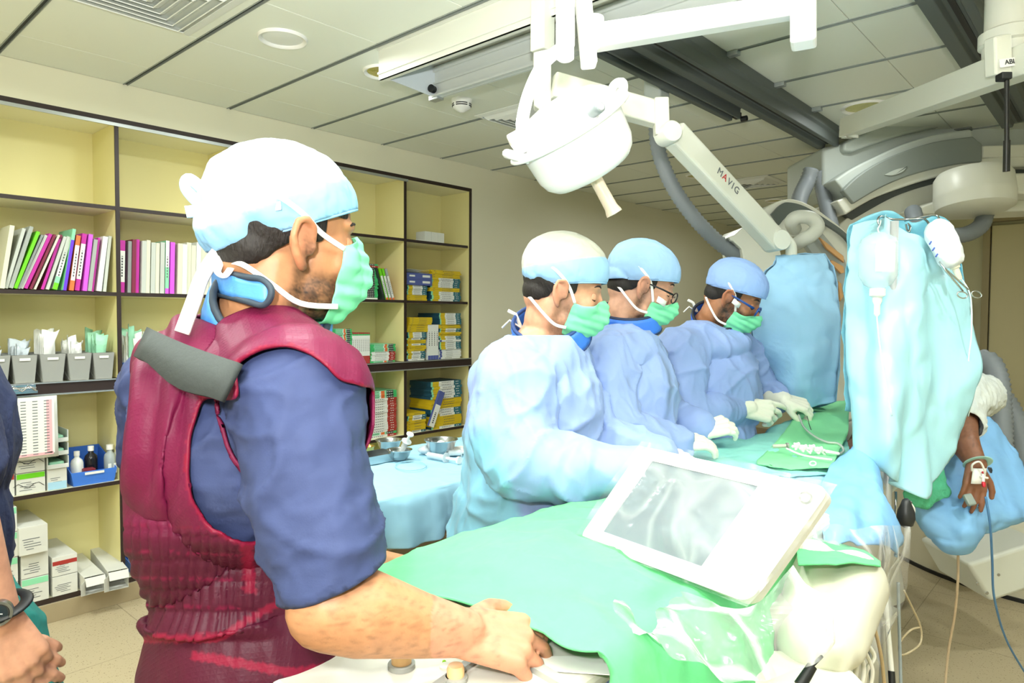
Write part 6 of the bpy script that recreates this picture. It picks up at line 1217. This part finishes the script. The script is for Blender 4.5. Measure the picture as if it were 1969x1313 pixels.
fs = [(i, (i+1) % n, n+(i+1) % n, n+i) for i in range(n)]+[(n+i, n+(i+1) % n, 2*n+(i+1) % n, 2*n+i) for i in range(n)]+[(3*n+i, 3*n+(i+1) % n, (i+1) % n, i) for i in range(n)]+[tuple(range(3*n, 4*n))]
s.add(vs, fs).build('screen_frame', m_scr, t, 30)
MB().add([Q(u, v, -.0035) for u, v in IN], [tuple(range(n))]).build('display', M('display_grey', '8f9ca2', .25), t, 0)
b = MB()
for i in range(3):
    for j in range(5): c = Q(.78+.065*i, .2+.14*j, .001); b.lathe([(.008, -.001), (.008, .0015), (0, .002)], c, nz, 16)
b.build('button_field', M('button_white', 'e9ebe6', .4), t, 50)
MB().lathe([(.01, 0), (.006, .0), (.006, -.002)], Q(.93, .12, .001), nz, 20).build('corner_button', M('button_ring', 'c9ccc6', .4), t, 50)
MB().box(P(1430, 1215, 1.24), (.2, .1, .13), CR).bar(Q(.55, .6, -.04), P(1440, 1200, 1.24), .05, .04).build('screen_arm', M('bracket_grey', 'b4b3a8', .5), t, 0, bevel=.01)
fm = film('clear_film', .07, .15, .35, 8)
G = sheet([[Q(-.02, -.04, .006), Q(.25, -.03, .02), Q(.5, -.035, .022), Q(.75, -.03, .014), Q(1.02, -.03, .006)], [Q(-.03, .3, .006), Q(.25, .3, .012), Q(.5, .3, .018), Q(.75, .3, .016), Q(1.03, .3, .006)], [Q(-.03, .7, .006), Q(.25, .7, .01), Q(.5, .68, .02), Q(.75, .7, .02), Q(1.03, .7, .006)], [Q(-.02, 1.02, .006), Q(.25, 1.02, .006), Q(.5, 1.02, .008), Q(.75, 1.03, .006), Q(1.01, 1.03, .006)]], 9, 9, .004, 14, 3., wk=0)
def soften(G):
    for r in G:
        for q in r:
            h = (q-TL).dot(nz)
            if h < .0035: q += nz*(.0035-h)
    return G
cov = MB().grid(soften(G)).build('plastic_cover', fm, None, 180); 
tag(cov, 'clear creased plastic cover pulled over the tilted touch screen', 'plastic cover')
# skirt of the cover below the screen
G = sheet([[(1105, 1040, 1.165), (1180, 1072, 1.12), (1270, 1112, 1.05), (1360, 1148, .985), (1440, 1165, .965), (1525, 1085, .965)], [(1108, 1085, 1.09), (1185, 1120, 1.05), (1275, 1155, .99), (1365, 1180, .955), (1450, 1190, .945), (1550, 1120, .95)], [(1135, 1140, 1.0), (1215, 1172, .955), (1300, 1203, .93), (1385, 1225, .92), (1470, 1220, .92), (1595, 1150, .94)],
 [(1190, 1185, .93), (1255, 1218, .905), (1335, 1252, .9), (1410, 1270, .9), (1500, 1255, .91), (1620, 1200, .94)], [(1235, 1212, .9), (1300, 1258, .885), (1375, 1292, .88), (1445, 1312, .885), (1535, 1288, .91), (1625, 1235, .94)]], 9, 9, .007, 10, 8., lambda u, v, p: .008*math.sin(u*24+v*3)*v, wk=.6)
tag(MB().grid(G).build('plastic_skirt', film('hanging_film', .2, .2, .7, 7, (.9, .92, .93)), None, 180), 'loose clear plastic gathered and hanging below the touch screen', 'plastic cover')
# clear bag hanging at the right side
G = sheet([[(1555, 1003, 1.5), (1600, 1008, 1.5), (1650, 1013, 1.51), (1700, 1010, 1.54), (1748, 1012, 1.6)], [(1560, 1060, 1.46), (1605, 1060, 1.46), (1655, 1065, 1.47), (1705, 1070, 1.52), (1745, 1065, 1.6)], [(1580, 1130, 1.57), (1620, 1130, 1.55), (1665, 1135, 1.55), (1705, 1135, 1.58), (1738, 1130, 1.62)], [(1600, 1220, 1.56), (1640, 1220, 1.55), (1675, 1210, 1.56), (1702, 1195, 1.58), (1725, 1175, 1.62)], [(1620, 1320, 1.56), (1650, 1320, 1.55), (1680, 1290, 1.56), (1695, 1260, 1.58), (1705, 1215, 1.62)]], 8, 8, .007, 9, 5., lambda u, v, p: .008*math.sin(u*16+v*2), wk=0)
tag(MB().grid(G).build('plastic_bag', film('bag_film', .16, .25, .4, 7), None, 180), 'clear plastic sheet hanging down the table side in front of the floor', 'plastic cover')
# ---------------------------------------------------------- side control unit
t = thing('side_console', 'cream rounded table-side console with cables underneath, right of the screen', 'console', P(1640, 1180, 1.15))
s = MB(); s.cap(P(1560, 1085, 1.32), .05, P(1560, 1240, 1.18), .06); s.cap(P(1640, 1120, 1.3), .062, P(1600, 1235, 1.16), .05); s.cap(P(1672, 1130, 1.3), .036, P(1625, 1245, 1.15), .034); s.cap(P(1560, 1250, 1.15), .04, P(1600, 1255, 1.13), .036)
organic('console_shell', s, M('console_cream', 'd6d3c2', .35), t, .005, 14, sf=.9)
MB().box(P(1475, 1350, 1.12), (.27, .12, .12), CR).build('lower_panel', M('panel_cream', 'e6e4d4', .4), t, 0, bevel=.01)
MB().bar(P(1420, 1262, 1.03), P(1424, 1300, 1.04), .004, .004).build('panel_seam', m_hous2, t, 0)
MB().lathe([(.016, 0), (.016, .012), (0, .014)], P(1375, 1298, 1.04), -FW, 20, sq=.7).build('amber_button', M('amber_knob', ''), t, 50)
G = sheet([[(1530, 1030, 1.5), (1580, 1036, 1.5), (1630, 1050, 1.5), (1665, 1060, 1.44)], [(1532, 1055, 1.3), (1580, 1058, 1.3), (1635, 1064, 1.3), (1690, 1076, 1.3)], [(1535, 1085, 1.2), (1585, 1082, 1.2), (1640, 1082, 1.22), (1694, 1086, 1.25)]], 7, 6, .003, 12)
tag(MB().grid(G).build('green_drape', m_grn, None, 180, solid=.003), 'green cloth strip lying on top of the cream side console', 'drape')
cp = thing('cable_plug', 'short black cable plug sticking up below the plastic at lower centre', 'plug', P(1555, 1285, .98)); MB().tube([P(1562, 1280, .98), P(1538, 1318, .97)], [.007, .0085], 12).build('plug_body', m_blk, cp, 60); MB().tube([P(1562, 1280, .98), P(1580, 1262, 1.0)], .0025, 8).build('plug_lead', m_blk, cp, 180)
for k, (x0, x1, D, c, r) in enumerate(((1640, 1655, 1.2, 'e6e4da', .004), (1652, 1672, 1.22, 'dcd9cc', .0035), (1665, 1660, 1.25, 'e9e7dd', .004), (1630, 1640, 1.18, 'd9d7ca', .0045))):
    cable([(x0, 1235, D), (x0+16, 1262, D), (x1+6, 1290, D), (x1, 1330, D)], r, c, ('first', 'second', 'third', 'fourth')[k]+' white cable of the bundle curving down under the cream console')
cable([(1670, 1180, 1.5), (1672, 1240, 1.5), (1676, 1330, 1.5)], .004, '8e9496', 'straight grey cable beside the cream console')
cable([(1680, 1200, 1.52), (1694, 1260, 1.52), (1702, 1330, 1.52)], .004, 'bda47c', 'tan cable slanting down right of the cream console')
t = thing('white_rod', 'white rod with a black tip standing right of the console cables', 'rod', P(1710, 1300, 1.7)); MB().tube([P(1700, 1130, 1.75), P(1714, 1290, 1.7)], .0065, 12).build('rod', m_cock, t, 60); MB().tube([P(1714, 1290, 1.7), P(1717, 1340, 1.68)], .008, 12).build('rod_tip', m_blk, t, 60)
cable([(1727, 1120, 1.8), (1729, 1200, 1.8), (1733, 1340, 1.8)], .004, '9aa6ac', 'straight grey-blue tube right of the white rod')
cable([(1738, 1135, 1.95), (1755, 1170, 2.0), (1770, 1205, 2.05), (1770, 1235, 2.05), (1752, 1252, 2.0), (1732, 1258, 2.0), (1730, 1236, 2.0), (1750, 1212, 2.0), (1768, 1206, 2.05)], .003, 'c8b896', 'thin beige cord looping in the air right of the plastic sheet')
# blood pressure bulb, gauge box, dark grip
t = thing('pressure_bulb', 'black rubber squeeze bulb hanging below the tall drape', 'pressure bulb', P(1742, 990, 1.85)); MB().lathe([(.004, -.045), (.01, -.04), (.014, -.028), (.021, -.01), (.023, .008), (.018, .026), (.006, .034), (0, .035)], P(1742, 990, 1.85), (0, 0, -1), 24).build('bulb', M('bulb_black', '232628', .4), t, 60)
MB().cap(P(1740, 968, 1.85), .006, P(1750, 966, 1.85), .005).build('valve', m_steel, t, 60); MB().tube(pc([(1750, 966, 1.85), (1758, 978, 1.85), (1757, 992, 1.86)], 5), .0025, 8).build('tubing', m_cock, t, 180)
tag(MB().box(P(1712, 992, 2.0), (.045, .05, .03), CR).build('gauge_box', m_hous, None, 0, bevel=.003), 'small grey metal box behind the black squeeze bulb', 'box')
tag(MB().tube(pc([(1678, 898, 1.86), (1684, 908, 1.86), (1688, 925, 1.87)], 4), .008, 10, flat=.5).build('black_clip', m_blk, None, 180), 'black clip at the lower left edge of the tall drape', 'clip')
tag(MB().tube([P(1722, 945, 1.95), P(1724, 1010, 1.95)], .004, 8).build('metal_rod', m_steel, None, 180), 'thin steel rod beside the black squeeze bulb', 'rod')
# ---------------------------------------------------------- instrument table
IX0, IX1, IY0, IY1, IZ = 1.08, 1.80, 1.45, 2.75, .80
t = thing('instrument_table', 'instrument table under the light blue sheet by the shelves', 'table', ((IX0+IX1)/2, (IY0+IY1)/2, 0))
MB().box(((IX0+IX1)/2, (IY0+IY1)/2, IZ-.02), (IX1-IX0-.02, IY1-IY0-.02, .03)).build('tabletop', m_steel, t, 0, bevel=.004)
for x in (IX0+.04, IX1-.04):
    for y in (IY0+.04, IY1-.04): MB().tube([Vector((x, y, IZ-.03)), Vector((x, y, .0))], .014, 12).build('leg', m_steel, t, 180)
MB().box(((IX0+IX1)/2, (IY0+IY1)/2, .22), (IX1-IX0-.06, IY1-IY0-.06, .02)).build('lower_shelf', m_steel, t, 0)
rows = []
for x, z in ((IX0-.03, IZ-.25), (IX0-.01, IZ-.02), (IX0+.05, IZ+.002), (1.3, IZ+.002), (1.55, IZ+.002), (IX1-.04, IZ+.002), (IX1+.012, IZ-.012), (IX1+.03, IZ-.07), (IX1+.035, IZ-.13), (IX1+.03, IZ-.18)):
    rows.append([Vector((x, IY0+(IY1-IY0)*k/8, z)) for k in range(9)])
def fold3(u, v, p): return max(0, v-.62)*.07*math.sin(u*24+1)+max(0, v-.62)*.04*math.sin(u*51)
G = sheet(rows, 8, 7, .0035, 8, 2., fold3)
for r in G:
    for q in r:
        if IX0 < q.x < IX1 and q.z > IZ-.02: q.z = max(q.z, IZ+.0005)
tag(MB().grid(G).build('blue_table_sheet', M('table_sheet', 'a6daf0', .7, ridge=.6, rs=5, rd=.04, bump=.25, bs=40, dist=.003), None, 180, solid=.002), 'light blue sheet covering the instrument table', 'drape')
ZT = IZ+.006
def onT(px, py): d = FW+RT*((px-984.5)/FPX)-UP*((py-656.5)/FPX); k = (ZT-CAM.z)/d.z; return CAM+d*k
def bowl(px, py, r, h, label, mat=None, tilt=None):
    c = onT(px, py); c.z = ZT+.001
    return tag(MB().lathe([(0, 0), (r*.55, 0), (r*.8, h*.4), (r*.95, h*.92), (r*1.06, h), (r*1.06, h+.002), (r*.93, h*.92+.002), (r*.78, h*.4+.003), (r*.5, .004), (0, .004)], c, tilt or (0, 0, 1), 40).build('bowl', mat or m_steel, None, 60), label, 'bowl')
bowl(848, 874, .075, .07, 'large steel bowl at the back right of the instrument table'); bowl(768, 884, .055, .045, 'steel bowl with plastic inside at the front of the instrument table'); bowl(748, 866, .062, .05, 'deep steel bowl behind the front bowl', None); bowl(706, 875, .035, .04, 'small gold coloured cup at the left of the steel bowls', M('gold_metal', 'cdb56a', .25, 1))
c = onT(720, 886); tag(MB().grid([[c+Vector((a, b, z)) for a, b in ((-.06, -.09), (.06, -.09), (.06, .09), (-.06, .09))] for z, k in ((.035, 0), (.003, 0))], wrapu=True).box(c+Vector((0, 0, .002)), (.12, .18, .003)).build('steel_tray', m_steel, None, 0, solid=.002), 'low steel tray holding the gold cup', 'tray')
def syringe(a, b, r, label):
    a, b = Vector(a), Vector(b); d = (b-a).normalized(); L = (b-a).length; t = thing('syringe', label, 'syringe', a)
    MB().lathe([(.0, 0), (.003, 0), (.003, .012), (r, .018), (r, L*.6), (r*1.8, L*.6+.001), (r*1.8, L*.6+.004), (r*.9, L*.6+.005)], a, d, 16).build('barrel', M('syringe_clear', 'dfe8ea', .15, alpha=.8), t, 50)
    MB().lathe([(r*.5, L*.55), (r*.5, L*.95), (r*1.3, L*.955), (r*1.3, L), (0, L)], a, d, 14).build('plunger', m_cock, t, 50); return t
e = onT(770, 880)+Vector((0, 0, .02)); syringe(e, P(789, 834, e.dot(FW)*0+(e-CAM).dot(FW)*.985), .013, 'large white syringe standing out of the front steel bowl')
u = onT(800, 878); v = onT(884, 893); up2 = Vector((0, 0, .016)); syringe(onT(818, 880)+up2, onT(884, 892)+up2, .013, 'clear syringe lying in front at the right of the instrument table'); syringe(onT(856, 878)+up2, onT(905, 876)+up2, .013, 'clear syringe lying behind the front one')
c = onT(848, 870)+Vector((0, 0, .03)); tag(MB().lathe([(0, .0), (.02, 0), (.022, .004), (.022, .02), (.006, .024), (0, .024)], c+Z0*-.0, (-FW+UP*.6).normalized(), 24).build('pressure_gauge', m_cock, None, 50), 'round white gauge among the syringes', 'gauge')
tag(MB().box(onT(880, 872)+Vector((0, 0, .015)), (.08, .12, .025)).build('gauze_pack', m_cock, None, 0, bevel=.01), 'folded white gauze pack at the right end of the instrument table', 'gauze')
c = onT(822, 872)+Vector((0, 0, .02)); tag(MB().ell(c, (.04, .05, .02)).build('clear_bag', M('clear_pouch', ''), None, 180), 'crumpled clear plastic bag between the steel bowls and syringes', 'bag')
tag(MB().tube([onT(790+12*math.cos(a)*2.5, 897+9*math.sin(a), )+Vector((0, 0, .004)) for a in [2*math.pi*k/28 for k in range(28)]], .002, 6, closed=True).build('coiled_wire', M('wire_pale', 'a8d8ea', .4), None, 180), 'pale coiled guide wire lying on the blue table sheet', 'wire')
bx = thing('cardboard_box', 'brown carton with a dark window panel under the instrument table', 'box', (1.62, 1.75, .232)); MB().box((1.6, 1.86, .42), (.36, .66, .37)).build('box_body', M('cardboard', 'a98a62', .7), bx, 0, bevel=.004)
MB().box((1.783, 2.02, .43), (.006, .28, .24)).build('dark_panel', M('panel_dark', '2a2a22', .3), bx, 0); 
for k, (m, a) in enumerate(((p_mint, 0), (p_or, .03), (p_blk, .05))): MB().box((1.783, 1.72+a+.02, .56), (.003, .025, .03)).build('sticker', m, bx, 0)
